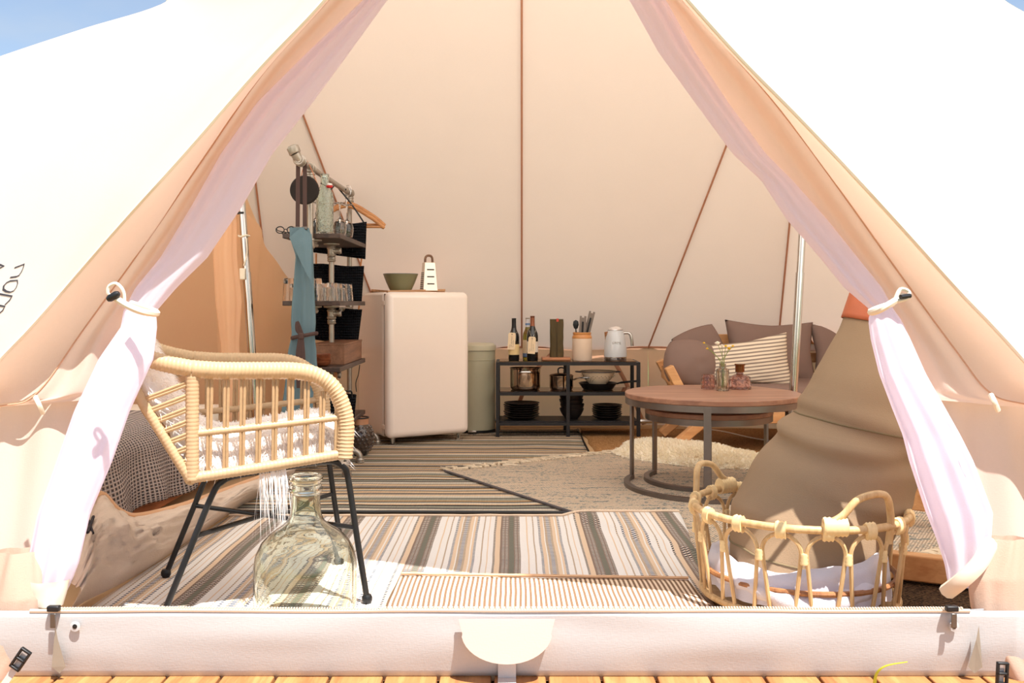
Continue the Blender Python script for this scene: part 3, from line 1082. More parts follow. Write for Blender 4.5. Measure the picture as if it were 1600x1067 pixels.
# ------------------------------------------------------------------ fridge
FRT = radians(30.2)
M['fridge'] = plain('blush enamel', (246, 230, 218), 0.12, var=0.01, coat=0.6)
fz = thing('fridge', (-0.684, 6.384, 0.008), 'blush pink rounded retro fridge standing on the dark striped rug', 'fridge', FRT)
MB().box((0, 0.045, 0.525), (0.585, 0.46, 0.95)).build('body', M['fridge'], fz, bevel=0.02)
dr = MB().box((0, -0.235, 0.525), (0.60, 0.085, 0.955)).build('door', M['fridge'], fz)
b = dr.modifiers.new('edge', 'BEVEL')
b.width = 0.04
b.segments = 6
MB().box((0, -0.19, 0.525), (0.57, 0.012, 0.93)).build('door_seal', plain('grey seal', (120, 104, 94), 0.7), fz)
for x in (-0.24, 0.24):
    for y in (-0.22, 0.2):
        MB().tube([(x, y, 0.0), (x, y, 0.05), (x, y, 0.062)], [0.012, 0.017, 0.024], 14).build('foot', M['chrome'], fz)
for zz in (0.12, 0.93):
    MB().box((-0.296, -0.2, zz), (0.012, 0.05, 0.03)).build('hinge', M['fridge'], fz, bevel=0.004)
FT = 1.009
tr = thing('tray', (-0.71, 6.33, FT), 'thin square wooden tray on top of the pink fridge', 'tray', FRT)
MB().box((0, 0, 0.006), (0.40, 0.28, 0.008)).build('tray_base', wood('oak', (214, 168, 124), (168, 118, 78), 8), tr, bevel=0.002)
for s in (-1, 1):
    MB().bar((-0.21, s * 0.145, 0.003), (0.21, s * 0.145, 0.016), 0.012, 0.014).build('rim', bpy.data.materials['oak'], tr)
    MB().bar((s * 0.205, -0.14, 0.003), (s * 0.205, 0.14, 0.016), 0.012, 0.014).build('rim', bpy.data.materials['oak'], tr)
M['olive_glaze'] = plain('sage glaze', (128, 124, 92), 0.3, var=0.05)
bw = thing('salad_bowl', W(626, 457, 6.22).to_2d().to_3d() + V((0, 0, FT + 0.012)), 'wide sage green bowl on the tray beside the box grater', 'bowl')
MB().lathe([(0.0, 0.0), (0.07, 0.0), (0.074, 0.006), (0.095, 0.05), (0.117, 0.108), (0.114, 0.111), (0.11, 0.108), (0.088, 0.05), (0.066, 0.012), (0.0, 0.010)], n=48).build('shell', M['olive_glaze'], bw)
MB().tube([(0.1155 * cos(a * pi / 24), 0.1155 * sin(a * pi / 24), 0.110) for a in range(48)], 0.0025, 6, closed=True).build('rim', plain('grey rim', (120, 122, 120), 0.35), bw)
gr = thing('box_grater', W(670, 457, 6.28).to_2d().to_3d() + V((0, 0, FT + 0.012)), 'steel box grater with wooden grip on the fridge tray', 'grater', radians(24))
steel = plain('brushed steel', (228, 214, 198), 0.28, 0.75, var=0.05)
w0, w1, d0, d1, hh = 0.052, 0.037, 0.038, 0.028, 0.19
q = [(-w0, -d0, 0), (w0, -d0, 0), (w0, d0, 0), (-w0, d0, 0), (-w1, -d1, hh), (w1, -d1, hh), (w1, d1, hh), (-w1, d1, hh)]
MB().add(q, [(0, 1, 5, 4), (1, 2, 6, 5), (2, 3, 7, 6), (3, 0, 4, 7), (4, 5, 6, 7)]).build('body', steel, gr, smooth=False, bevel=0.003)
MB().tube(smoothpath([(-0.026, 0, hh), (-0.024, 0, hh + 0.03), (-0.012, 0, hh + 0.045), (0.012, 0, hh + 0.045), (0.024, 0, hh + 0.03), (0.026, 0, hh)], 5), 0.008, 10).build('grip', wood('dark grip', (150, 110, 82), (80, 52, 36), 9), gr)
for k in range(3):
    z = 0.045 + k * 0.048
    y = -(d0 + (d1 - d0) * z / hh) - 0.0015
    MB().box((0.002, y, z), (0.05, 0.003, 0.008)).build('slicing_slot', M['black'], gr)
hm = MB()
for r_ in range(9):
    for c_ in range(5):
        z = 0.015 + r_ * 0.013
        x = -(w0 + (w1 - w0) * z / hh) - 0.001
        hm.box((x, -0.024 + c_ * 0.012, z), (0.003, 0.006, 0.006))
tag(hm.build('grating_teeth', M['zipgrey'], gr, smooth=False), kind='stuff')

# ------------------------------------------------------------------ pedal bin
bn = thing('pedal_bin', (-0.262, 6.74, 0.008), 'sage green steel pedal bin between the fridge and black shelf unit', 'bin')
sage = plain('sage enamel', (176, 170, 144), 0.32, var=0.03)
MB().lathe([(0.0, 0.02), (0.138, 0.02), (0.14, 0.03), (0.14, 0.585), (0.0, 0.585)], n=48).build('body', sage, bn)
MB().lathe([(0.0, 0.59), (0.145, 0.588), (0.147, 0.60), (0.144, 0.625), (0.125, 0.638), (0.0, 0.645)], n=48).build('lid', plain('pale sage enamel', (198, 190, 164), 0.32, var=0.02), bn)
MB().lathe([(0.0, 0.0), (0.142, 0.0), (0.143, 0.02), (0.0, 0.022)], n=48).build('base_ring', M['black'], bn)
MB().tube([(0.1405 * cos(a * pi / 24), 0.1405 * sin(a * pi / 24), 0.52) for a in range(48)], 0.0025, 6, closed=True).build('trim_ring', sage, bn)
MB().box((-0.02, -0.15, 0.018), (0.06, 0.05, 0.014)).build('pedal', M['chrome'], bn, bevel=0.003)

# ------------------------------------------------------------------ black shelf unit
SZ = [0.107, 0.316, 0.525]
sh = thing('shelf_unit', (0.39, 6.63, 0.0), 'low black metal shelf unit with smoked glass shelves before the back wall', 'shelf')
blk = plain('black powder coat', (34, 30, 30), 0.5, var=0.08)
gl = glass('smoked glass', (150, 132, 120), 0.03)
for x in (-0.49, 0.49):
    for y in (-0.17, 0.17):
        MB().box((x, y, 0.2625), (0.025, 0.025, 0.525)).build('leg', blk, sh, bevel=0.002)
for y in (-0.17, 0.17):
    MB().box((0.0, y, 0.2625), (0.025, 0.025, 0.525)).build('leg', blk, sh, bevel=0.002)
for z in SZ:
    for y in (-0.17, 0.17):
        MB().box((0, y, z - 0.011), (0.96, 0.024, 0.022)).build('rail', blk, sh)
    for x in (-0.49, 0.49):
        MB().box((x, 0, z - 0.011), (0.024, 0.32, 0.022)).build('rail', blk, sh)
MB().box((0, 0, SZ[2] + 0.003), (0.955, 0.316, 0.006)).build('glass_shelf', gl, sh)
MB().box((0, 0, SZ[1] + 0.003), (0.955, 0.316, 0.006)).build('glass_shelf', gl, sh)
MB().box((0, 0, SZ[0] + 0.003), (0.955, 0.316, 0.006)).build('metal_shelf', blk, sh)
TOP, MID, LOW = (z + 0.006 for z in (SZ[2], SZ[1], SZ[0]))

# bottles of wine
M['dark_glass'] = plain('black bottle glass', (20, 18, 16), 0.06, var=0.0, coat=0.5)
M['green_glass'] = glass('olive bottle glass', (150, 140, 60), 0.03)
M['label'] = plain('paper label', (226, 196, 140), 0.8, var=0.06)
M['tagp'] = plain('manila tag', (234, 208, 172), 0.85, var=0.05)
M['blue_label'] = plain('blue label', (110, 134, 170), 0.7)


def wine(px, Y, lab, body, cap, h=0.30, r=0.037, labc=None, labz=(0.045, 0.125), seed=0, tagdx=-0.012, wax=None, tagz=0.12, blue=False):
    x = (px - 800) / F * Y
    t = thing('wine_bottle', (x, Y, TOP), lab, 'bottle', group='wine bottles on the shelf unit')
    k = h / 0.30
    pr = [(0.0, 0.004), (r - 0.004, 0.0), (r, 0.005), (r, 0.165 * k), (r * 0.92, 0.185 * k), (r * 0.55, 0.215 * k), (0.0165, 0.235 * k), (0.0145, 0.255 * k), (0.0145, h - 0.012), (0.016, h - 0.008), (0.016, h), (0.0, h)]
    MB().lathe(pr, n=32).build('glass_body', body, t)
    MB().lathe([(r * 0.5 if False else 0.0175, 0.232 * k), (0.0158, 0.25 * k), (0.0155, h - 0.01), (0.0165, h), (0.0, h + 0.001)], n=24).build('foil', cap, t)
    if labc:
        MB().lathe([(r + 0.0005, labz[0]), (r + 0.0008, labz[1])], n=32).build('paper_label', labc, t)
    if blue:
        MB().lathe([(r + 0.0009, 0.02), (r + 0.0009, 0.045)], n=32).build('blue_band', M['blue_label'], t)
        MB().lathe([(0.0172, 0.245 * k), (0.0172, 0.26 * k)], n=24).build('blue_band', M['blue_label'], t)
    if tagz is not None:
        Mt = Matrix.Translation((tagdx, -r - 0.004, tagz)) @ Matrix.Rotation(0.06, 4, 'Y') @ Matrix.Rotation(radians(90), 4, 'X')
        w, hh = 0.026, 0.06
        MB().prism([(-w, -hh), (w, -hh), (w, hh * 0.82), (w * 0.7, hh), (-w * 0.7, hh), (-w, hh * 0.82)], 0.0015, Mt).build('gift_tag', M['tagp'], t, smooth=False)
        MB().tube(smoothpath([Mt @ V((0, hh * 0.8, 0.002)), V((-0.02, -0.022, 0.2 * k)), V((0, 0.02, 0.232 * k)), V((0.02, -0.022, 0.2 * k)), Mt @ V((0, hh * 0.8, 0.002))], 5), 0.0009, 5).build('string', M['tie'], t)
        hw = MB()
        rnd = random.Random(seed)
        for cx in (-0.001, 0.011):
            y = -0.04
            while y < (0.035 if cx < 0.005 else 0.005):
                hw.tube([Mt @ V((cx + 0.003 * sin(y * 700 + i * 1.3), y + i * 0.0022, 0.0022)) for i in range(4)], 0.0009, 4)
                y += rnd.choice((0.008, 0.010, 0.013))
        hw.tube([Mt @ V((-0.015, -0.05, 0.0022)), Mt @ V((-0.012, -0.025, 0.0022))], 0.0009, 4)
        hw.build('handwriting', M['ink'], t)
        MB().lathe([(0.0, 0.0018), (0.0035, 0.0018), (0.0035, 0.003), (0.0, 0.003)], Mt @ V((0, hh * 0.8, 0.0)), 10, M=Mt.to_3x3().to_4x4()).build('tag_eyelet', M['black'], t)
    return t


wine(803, 6.59, 'dark wine bottle with black neck and manila tag over cream label', M['dark_glass'], M['black'], 0.298, 0.0385, M['label'], (0.04, 0.115), 1, -0.016, tagz=0.137)
wine(824.5, 6.70, 'white wine bottle with pale cap and blue bands behind the tagged bottle', M['green_glass'], plain('silver foil', (206, 198, 196), 0.4), 0.302, 0.036, M['tagp'], (0.045, 0.14), 2, 0, tagz=None, blue=True)
wine(832, 6.56, 'dark wine bottle with copper top and big manila tag on the string', M['dark_glass'], plain('copper foil', (150, 92, 66), 0.35, 0.4), 0.315, 0.0395, plain('white label', (220, 210, 196), 0.7), (0.06, 0.135), 3, -0.006, tagz=0.11)

bd = thing('chopping_board', (0.312, 6.60, TOP), 'small round edged wooden board under the olive wine bag', 'board')
MB().box((0, 0, 0.011), (0.205, 0.15, 0.022)).build('board_body', wood('acacia', (206, 142, 98), (140, 82, 52), 8), bd, bevel=0.006)
M['waxed'] = cloth('waxed canvas', (88, 74, 50), 600, 0.15, wr=0.5, wrscale=16, bump=0.25, rough=0.75)
wb_ = thing('wine_bag', (0.318, 6.61, TOP + 0.022), 'tall olive waxed canvas wine bag standing on the wooden board', 'bag')


def fwb(a, v):
    th = 2 * pi * a
    ct, s_ = cos(th), sin(th)
    k = lambda c: math.copysign(abs(c) ** 0.45, c)
    w = 0.048 + 0.004 * nz((v * 4, a * 3, 0))
    dpt = 0.04 * (1 - 0.75 * max(0, v - 0.55) / 0.45)
    return V((w * k(ct), dpt * k(s_) + 0.004 * nz((a * 6, v * 6, 2)), 0.27 * v))


MB().grid(fwb, 36, 22, cu=True).add([fwb(i / 36, 0) for i in range(36)], [tuple(range(36))]).build('bag_body', M['waxed'], wb_, ang=0)
MB().box((0.006, -0.012, 0.262), (0.018, 0.008, 0.024)).build('leather_tab', plain('red leather', (196, 70, 48), 0.6), wb_, bevel=0.003)
MB().box((0.0, -0.0425, 0.12), (0.003, 0.003, 0.24)).build('front_seam', plain('olive seam', (60, 50, 34), 0.9), wb_)

ck = thing('utensil_crock', (0.498, 6.60, TOP), 'cream stoneware crock with tan rim holding kitchen knives', 'crock')
cream = plain('cream glaze', (232, 206, 182), 0.25, var=0.03)
MB().lathe([(0.0, 0.0), (0.067, 0.0), (0.0705, 0.006), (0.0705, 0.155)], n=40).build('body', cream, ck)
MB().lathe([(0.0705, 0.155), (0.0715, 0.158), (0.070, 0.168), (0.064, 0.176), (0.063, 0.182), (0.066, 0.187), (0.065, 0.198), (0.058, 0.199), (0.056, 0.19), (0.056, 0.02), (0.0, 0.02)], n=40).build('rim', plain('tan glaze', (206, 142, 84), 0.3, var=0.1), ck)
card = plain('grey card sleeve', (132, 118, 108), 0.6, var=0.05)


def knife(loc, rx, ry, w, h, lab, z0):
    t = thing('boxed_knife', loc, lab, 'knife')
    Mr = Matrix.Rotation(ry, 4, 'Y') @ Matrix.Rotation(rx, 4, 'X')
    MB().prism([(-w / 2, 0), (w / 2, 0), (w / 2, h), (w * 0.17, h), (w * 0.17, h - 0.012), (-w * 0.17, h - 0.012), (-w * 0.17, h), (-w / 2, h)], 0.003, Mr @ Matrix.Rotation(radians(90), 4, 'X')).build('sleeve', card, t, smooth=False)
    MB().bar(Mr @ V((0, -0.008, h * 0.45)), Mr @ V((0, -0.008, h * 0.86)), 0.014, 0.010).build('handle', M['black'], t, bevel=0.003)
    MB().bar(Mr @ V((w * 0.15, -0.006, 0.02)), Mr @ V((w * 0.1, -0.006, h * 0.45)), 0.02, 0.002).build('blade', M['chrome'], t)
    return t


knife((0.49, 6.585, TOP + 0.03), 0.02, 0.05, 0.048, 0.285, 'upright knife in grey card sleeve standing in the crock', 0)
knife((0.495, 6.62, TOP + 0.03), 0.0, 0.24, 0.044, 0.325, 'slanting black handled knife in grey card sleeve standing in the crock', 0)
sp = thing('serving_spoon', (0.472, 6.60, TOP + 0.03), 'black serving spoon standing in the crock beside the card sleeves', 'spoon')
MB().tube([(0, 0, 0), (-0.012, 0, 0.12), (-0.018, 0, 0.19)], 0.004, 8).build('stem', M['black'], sp)
MB().lathe([(0.0, -0.034), (0.014, -0.024), (0.021, 0.0), (0.018, 0.024), (0.0, 0.035)], (-0.018, 0, 0.222), 20, sy=0.3).build('bowl', M['black'], sp)

kt = thing('kettle', (0.737, 6.62, TOP), 'pale blue retro electric kettle with chrome base on the shelf unit', 'kettle')
kb = plain('pale blue enamel', (208, 209, 210), 0.12, var=0.01, coat=0.5)
MB().lathe([(0.0, 0.024), (0.081, 0.024), (0.082, 0.03), (0.079, 0.09), (0.071, 0.15), (0.058, 0.205), (0.050, 0.214)], n=48).build('body', kb, kt)
MB().lathe([(0.0, 0.0), (0.078, 0.0), (0.081, 0.006), (0.081, 0.024), (0.0, 0.024)], n=48).build('base', M['chrome'], kt)
MB().lathe([(0.050, 0.216), (0.048, 0.222), (0.034, 0.236), (0.0, 0.242)], n=40).build('lid', plain('white lid', (224, 214, 208), 0.25), kt)
MB().tube([(0.052 * cos(a * pi / 20), 0.052 * sin(a * pi / 20), 0.2145) for a in range(40)], 0.003, 6, closed=True).build('lid_ring', M['chrome'], kt)
MB().tube(smoothpath([(0.058, 0, 0.192), (0.09, 0, 0.193), (0.108, 0, 0.180), (0.118, 0, 0.14), (0.121, 0, 0.10)], 6), [0.009] * 8 + [0.0115] * 17, 12).build('handle', M['chrome'], kt)
MB().add([(-0.052, -0.024, 0.205), (-0.052, 0.024, 0.205), (-0.078, 0, 0.198), (-0.0735, 0, 0.142), (-0.060, -0.012, 0.16), (-0.060, 0.012, 0.16)],
         [(0, 2, 1), (0, 4, 2), (4, 3, 2), (1, 2, 5), (5, 2, 3)]).build('spout', M['chrome'], kt)
MB().box((0.012, -0.083, 0.012), (0.02, 0.006, 0.012)).build('lever', M['black'], kt, bevel=0.002)
lg = MB()
rnd = random.Random(3)
for k, (cx, st) in enumerate(((-0.024, 's'), (-0.008, 'm'), (0.008, 'e'), (0.024, 'g'))):
    zz = 0.125
    yy = lambda x: -sqrt(max(0, 0.0755 ** 2 - x * x)) - 0.001
    path = {'s': [(4, 5), (0, 6), (-4, 4), (-3, 1), (3, -1), (4, -4), (0, -6), (-4, -5)], 'm': [(-5, -6), (-5, 5), (-1, 5), (0, -6), (0, 5), (4, 5), (5, -6)],
            'e': [(-4, 0), (4, 0), (4, 5), (-4, 5), (-4, -6), (4, -6)], 'g': [(4, -4), (-4, -4), (-4, 5), (4, 5), (4, -9), (-4, -9)]}[st]
    lg.tube([(cx + x * 0.0012, yy(cx + x * 0.0012), zz + z * 0.0012) for x, z in path], 0.0012, 5)
lg.build('lettering', M['chrome'], kt)

# pots and pans on the middle shelf
M['steel'] = plain('polished pot steel', (190, 172, 156), 0.10, 1.0, var=0.03)


def pot(name, loc, r, h, lab, cat='pot'):
    t = thing(name, loc, lab, cat)
    MB().lathe([(0.0, 0.0), (r * 0.88, 0.0), (r * 0.96, 0.008), (r, 0.025), (r, h - 0.006), (r * 1.05, h), (r * 1.05, h + 0.003), (r * 0.985, h + 0.001), (r * 0.97, 0.02), (r * 0.9, 0.006), (0.0, 0.006)], n=48).build('body', M['steel'], t)
    return t


pt = pot('stock_pot', (0.095, 6.62, MID), 0.108, 0.152, 'large polished steel stock pot on the middle shelf')
for s in (-1, 1):
    MB().tube(smoothpath([(0.045 * -1, s * 0.108, 0.125), (-0.035, s * 0.14, 0.132), (0.035, s * 0.14, 0.132), (0.045, s * 0.108, 0.125)], 5), 0.007, 8).build('handle', M['chrome'], pt)
pt = pot('saucepan', (0.352, 6.62, MID), 0.085, 0.098, 'steel saucepan with lid on the middle shelf', 'pan')
MB().lathe([(0.087, 0.102), (0.08, 0.108), (0.03, 0.118), (0.0, 0.119)], n=40).build('lid', M['steel'], pt)
MB().tube(smoothpath([(-0.022, 0, 0.116), (-0.022, 0, 0.145), (0, 0, 0.155), (0.022, 0, 0.145), (0.022, 0, 0.116)], 5), 0.005, 8).build('knob', M['black'], pt)
MB().tube(smoothpath([(0.085, -0.02, 0.07), (0.13, -0.045, 0.086), (0.24, -0.09, 0.09)], 6), [0.006] + [0.009] * 12, 10, flat=((0, 0, 1), 0.6)).build('handle', M['chrome'], pt)
fpn = thing('frying_pan', (0.612, 6.62, MID), 'black frying pan with long handle under the cream colander', 'pan')
MB().lathe([(0.0, 0.0), (0.10, 0.0), (0.108, 0.006), (0.138, 0.048), (0.134, 0.049), (0.104, 0.010), (0.0, 0.006)], n=48).build('body', plain('black non-stick', (30, 26, 26), 0.35), fpn)
MB().tube(smoothpath([(0.132, -0.03, 0.042), (0.16, -0.05, 0.052), (0.22, -0.085, 0.062), (0.285, -0.12, 0.07)], 6), [0.008] * 6 + [0.0105] * 13, 10, flat=((0, 0, 1), 0.7)).build('handle', M['black'], fpn)
cl = thing('colander', (0.612, 6.62, MID + 0.010), 'cream enamel colander with dark rim resting in the frying pan', 'colander')
MB().lathe([(0.055, 0.0), (0.058, 0.002), (0.052, 0.02), (0.07, 0.04), (0.10, 0.07), (0.118, 0.108), (0.126, 0.118), (0.120, 0.118), (0.112, 0.108), (0.094, 0.074), (0.06, 0.042), (0.0, 0.034)], n=48).build('shell', plain('cream enamel', (232, 210, 180), 0.25, var=0.02), cl)
MB().tube([(0.126 * cos(a * pi / 24), 0.126 * sin(a * pi / 24), 0.118) for a in range(48)], 0.0035, 6, closed=True).build('rim', plain('grey enamel', (86, 84, 84), 0.3), cl)
for s in (-1, 1):
    MB().tube(smoothpath([(s * 0.122, -0.03, 0.114), (s * 0.155, -0.02, 0.116), (s * 0.155, 0.02, 0.116), (s * 0.122, 0.03, 0.114)], 5), 0.0045, 8).build('handle', bpy.data.materials['grey enamel'], cl)
hm = MB()
for k in range(5):
    for j in range(26):
        a = 2 * pi * j / 26 + 0.12 * k
        if (j // 6) % 2 == 0 or k > 2:
            z = 0.05 + k * 0.010
            r_ = 0.0785 + (z - 0.05) * 1.02
            hm.lathe([(0.0, 0), (0.0024, 0.0), (0.0024, 0.002), (0.0, 0.002)], (r_ * cos(a), r_ * sin(a), z), 6, M=Matrix.Rotation(a, 4, 'Z') @ Matrix.Rotation(radians(125), 4, 'Y'))
tag(hm.build('drain_hole', M['black'], cl), kind='stuff')

# black crockery on the bottom shelf
stone = plain('black stoneware', (36, 30, 28), 0.38, var=0.12)


def plate(loc, r, lab, group):
    t = thing('dinner_plate', loc, lab, 'plate', group=group)
    MB().lathe([(0.0, 0.0), (r * 0.62, 0.0), (r * 0.66, 0.004), (r * 0.97, 0.021), (r, 0.0245), (r * 0.985, 0.026), (r * 0.68, 0.009), (0.0, 0.006)], n=40).build('dish', stone, t)
    return t


p0 = None
N = ['bottom', 'second', 'third', 'fourth', 'fifth', 'sixth', 'top']
for k in range(7):
    lab = f'large black plate, {"top" if k == 6 else N[k] + (" from the base" if k else "")} of the stack below the stock pot'
    loc = (0.067 + 0.003 * sin(k * 2.3), 6.60, LOW + k * 0.0155)
    p0 = plate(loc, 0.127, lab, 'large plates on the bottom shelf') if k == 0 else dup(p0, loc, k * 0.7, lab)
for k in range(6):
    lab = f'small black plate, {"top" if k == 5 else N[k] + (" from the base" if k else "")} of the stack below the colander'
    loc = (0.675 + 0.003 * sin(k * 1.7), 6.60, LOW + k * 0.0155)
    p1 = plate(loc, 0.106, lab, 'small plates on the bottom shelf') if k == 0 else dup(p1, loc, k * 0.7, lab)
bwl = None
for k in range(4):
    lab = f'black stoneware bowl, {["bottom", "second from the base", "third from the base", "top"][k]} of the stack by the middle leg'
    loc = (0.425 + 0.004 * sin(k * 1.9), 6.61, LOW + k * 0.032)
    if bwl is None:
        bwl = thing('cereal_bowl', loc, lab, 'bowl', group='bowls on the bottom shelf')
        MB().lathe([(0.0, 0.0), (0.045, 0.0), (0.048, 0.006), (0.068, 0.03), (0.083, 0.06), (0.087, 0.075), (0.085, 0.077), (0.079, 0.06), (0.062, 0.033), (0.04, 0.0125), (0.0, 0.010)], n=40).build('dish', stone, bwl)
    else:
        bwl = dup(bwl, loc, k * 0.6, lab)

# ------------------------------------------------------------------ nesting tables
walnut = wood('walnut', (170, 124, 98), (122, 82, 64), 5, 'X', 0.42)
tsteel = plain('raw steel', (128, 118, 112), 0.38, 0.9, var=0.2, nscale=12)


def round_table(name, c, r, top, lab, a0, legs, zb=0.018):
    t = thing(name, c, lab, 'table', group='nesting round tables')
    MB().lathe([(0.0, top - 0.026), (r - 0.004, top - 0.026), (r, top - 0.022), (r, top - 0.003), (r - 0.003, top), (0.0, top)], n=72).build('table_top', walnut, t)
    MB().lathe([(r - 0.008, top - 0.056), (r - 0.002, top - 0.056), (r - 0.002, top - 0.026), (r - 0.008, top - 0.026), (r - 0.008, top - 0.056)], n=72).build('apron_ring', tsteel, t)
    n = 40
    vs, fs = [], []
    for i in range(n + 1):
        a = radians(a0[0] + (a0[1] - a0[0]) * i / n)
        for rr, z in ((r - 0.022, zb - 0.018), (r + 0.006, zb - 0.018), (r + 0.006, zb + 0.002), (r - 0.022, zb + 0.002)):
            vs.append((rr * cos(a), rr * sin(a), z))
    for i in range(n):
        for k in range(4):
            l = (k + 1) % 4
            fs.append((i * 4 + k, i * 4 + l, i * 4 + 4 + l, i * 4 + 4 + k))
    fs += [(0, 1, 2, 3), tuple(n * 4 + k for k in (3, 2, 1, 0))]
    MB().add(vs, fs).build('base_ring', tsteel, t)
    for a in legs:
        a = radians(a)
        Mz = Matrix.Rotation(a, 4, 'Z')
        MB().box(Mz @ V((r - 0.008, 0, (top - 0.03 + zb) / 2)), (0.012, 0.034, top - 0.03 - zb), Mz).build('leg', tsteel, t, bevel=0.001)
    return t


ZT = 0.018
round_table('coffee_table', (1.005, 4.66, ZT), 0.435, 0.469, 'large round walnut coffee table with steel legs and half ring base', (152, 376), (152, 255, 375))
round_table('side_table', (1.015, 4.80, ZT), 0.325, 0.375, 'smaller round walnut table nested under the large coffee table', (141, 370), (141, 258, 369))
TT = ZT + 0.469
M['amethyst'] = glass('smoky mauve glass', (232, 204, 198), 0.02)
M['clear'] = glass('clear glass', (238, 234, 222), 0.01)


def facets(prof, n, amp, loc, mat, name, parent, ir=0.85):
    m = MB()

    def fn(a, v):
        r, z = interp([(i / (len(prof) - 1), *p) for i, p in enumerate(prof)], v)
        k = 1 + amp * abs(sin(n * pi * a + (v * 14 if n > 9 else v * 9))) * abs(sin(v * 16))
        return V((r * k * cos(2 * pi * a), r * k * sin(2 * pi * a), z))
    m.grid(fn, n * 6, 40, cu=True)
    nn = n * 6
    m.f.append(tuple(range(nn))[::-1])
    zs = [p for p in prof]
    inner = [(r * ir, z) for r, z in prof]
    inner[0] = (inner[0][0], inner[0][1] + 0.01)
    m2 = MB().lathe([(0.0, inner[0][1])] + inner, n=nn)
    o = len(m.v)
    m.add(m2.v, [f[::-1] for f in m2.f[:-1]])
    last = 39 * nn
    il = len(m.v) - nn
    for k in range(nn):
        l = (k + 1) % nn
        m.f.append((last + k, last + l, il + l, il + k))
    return m.build(name, mat, parent)


p = W(1106.5, 606, 4.84)
cn = thing('candle_holder', (p.x, p.y, TT), 'mauve dimpled glass candle holder on the round table', 'candle holder')
facets([(0.032, 0.0), (0.036, 0.004), (0.0365, 0.03), (0.034, 0.06), (0.0325, 0.076)], 14, 0.05, None, M['amethyst'], 'cup', cn)
p = W(1129, 610, 4.74)
vz = thing('bud_vase', (p.x, p.y, TT), 'clear cut glass bud vase on the round table holding wild flowers', 'vase')
facets([(0.030, 0.0), (0.032, 0.005), (0.032, 0.10), (0.029, 0.112), (0.017, 0.118), (0.015, 0.128), (0.0175, 0.138)], 12, 0.05, None, M['clear'], 'jar', vz)
fw = thing('wild_flower_bunch', (p.x, p.y, TT + 0.013), 'bunch of yellow and white wild flowers in the bud vase', 'flowers')
stm = plain('flower stem', (128, 138, 70), 0.7)
yel = plain('yellow petals', (232, 186, 40), 0.7)
wht = plain('white petals', (238, 228, 206), 0.8)
for k, (px, py, r_, mt) in enumerate(((1121, 537, 0.021, wht), (1128, 540, 0.011, wht), (1100, 536, 0.010, yel), (1105, 545, 0.010, yel), (1134, 541, 0.013, yel), (1139, 545, 0.016, yel), (1145, 541, 0.012, yel))):
    q = W(px, py, 4.72 + 0.012 * (k % 3))
    s0 = V((p.x + 0.006 * cos(k * 2), p.y + 0.006 * sin(k * 2), TT + 0.015))
    nk = V((p.x + 0.008 * cos(k * 1.4), p.y + 0.008 * sin(k * 1.4), TT + 0.137))
    MB().tube(smoothpath([s0, nk, nk.lerp(q, 0.5) + V((0, 0, 0.01)), q], 5), 0.0013, 5).build('stem', stm, fw, world=True)
    m = MB()
    for j in range(10):
        a = 2 * pi * j / 10
        m.add([q, q + V((cos(a - 0.3), sin(a - 0.3) * 0.8, 0.35)) * r_ * 0.7, q + V((cos(a), sin(a) * 0.8, 0.1 + 0.3 * (j % 2))) * r_, q + V((cos(a + 0.3), sin(a + 0.3) * 0.8, 0.35)) * r_ * 0.7], [(0, 1, 2, 3)])
    m.lathe([(0.0, -0.3 * r_), (0.5 * r_, -0.1 * r_), (0.45 * r_, 0.4 * r_), (0.0, 0.6 * r_)], q, 8)
    m.build('flower_head', mt, fw, world=True)
p = W(1156, 606, 4.84)
pf = thing('glass_bottle', (p.x, p.y, TT), 'squat mauve cut glass bottle with amber stopper on the round table', 'bottle')
facets([(0.052, 0.0), (0.056, 0.006), (0.055, 0.045), (0.048, 0.066), (0.026, 0.076), (0.017, 0.08), (0.016, 0.088)], 10, 0.10, None, M['amethyst'], 'body', pf, 0.86)
MB().lathe([(0.0155, 0.088), (0.0235, 0.089), (0.0235, 0.122), (0.0275, 0.125), (0.0275, 0.131), (0.0, 0.131)], n=24).build('stopper', plain('amber bronze', (120, 70, 36), 0.15, 0.6), pf)
# ------------------------------------------------------------------ sofa
pine = wood('pine', (228, 176, 122), (190, 130, 80), 5, 'X', 0.5)
pineY = wood('pine lengthwise', (228, 176, 122), (190, 130, 80), 5, 'Y', 0.5)
M['mauve'] = cloth('mauve grey cotton', (136, 112, 102), 600, 0.05, wr=0.35, wrscale=8, bump=0.25)
sf = thing('sofa', (1.9, 6.1, 0.008), 'low pine framed sofa with mauve grey seat pad behind the round table', 'sofa')


def wl(p, r):
    return V(p) - r.location


for y, nm in ((5.78, 'front'), (6.45, 'rear')):
    for s in (1, -1):
        f = lambda x: 1.9 + s * (x - 1.9)
        dx = 0.0 if nm == 'front' else 0.05
        MB().bar(wl((f(0.99 + dx), y, 0.03), sf), wl((f(1.36 + dx), y, 0.34), sf), 0.055, 0.075, up=(0, 1, 0)).build('leg', pine, sf, bevel=0.006)
        MB().bar(wl((f(0.985 + dx), y + 0.06, 0.535), sf), wl((f(1.15 + dx), y + 0.06, 0.22), sf), 0.055, 0.08, up=(0, 1, 0)).build('arm_post', pine, sf, bevel=0.006)
for s in (1, -1):
    MB().bar(wl((1.9 + s * (1.02 - 1.9), 5.88, 0.46), sf), wl((1.9 + s * (1.06 - 1.9), 6.5, 0.46), sf), 0.03, 0.09).build('arm_rail', pineY, sf, bevel=0.005)
MB().box(wl((1.9, 5.76, 0.225), sf), (1.35, 0.03, 0.07)).build('front_rail', pine, sf, bevel=0.005)
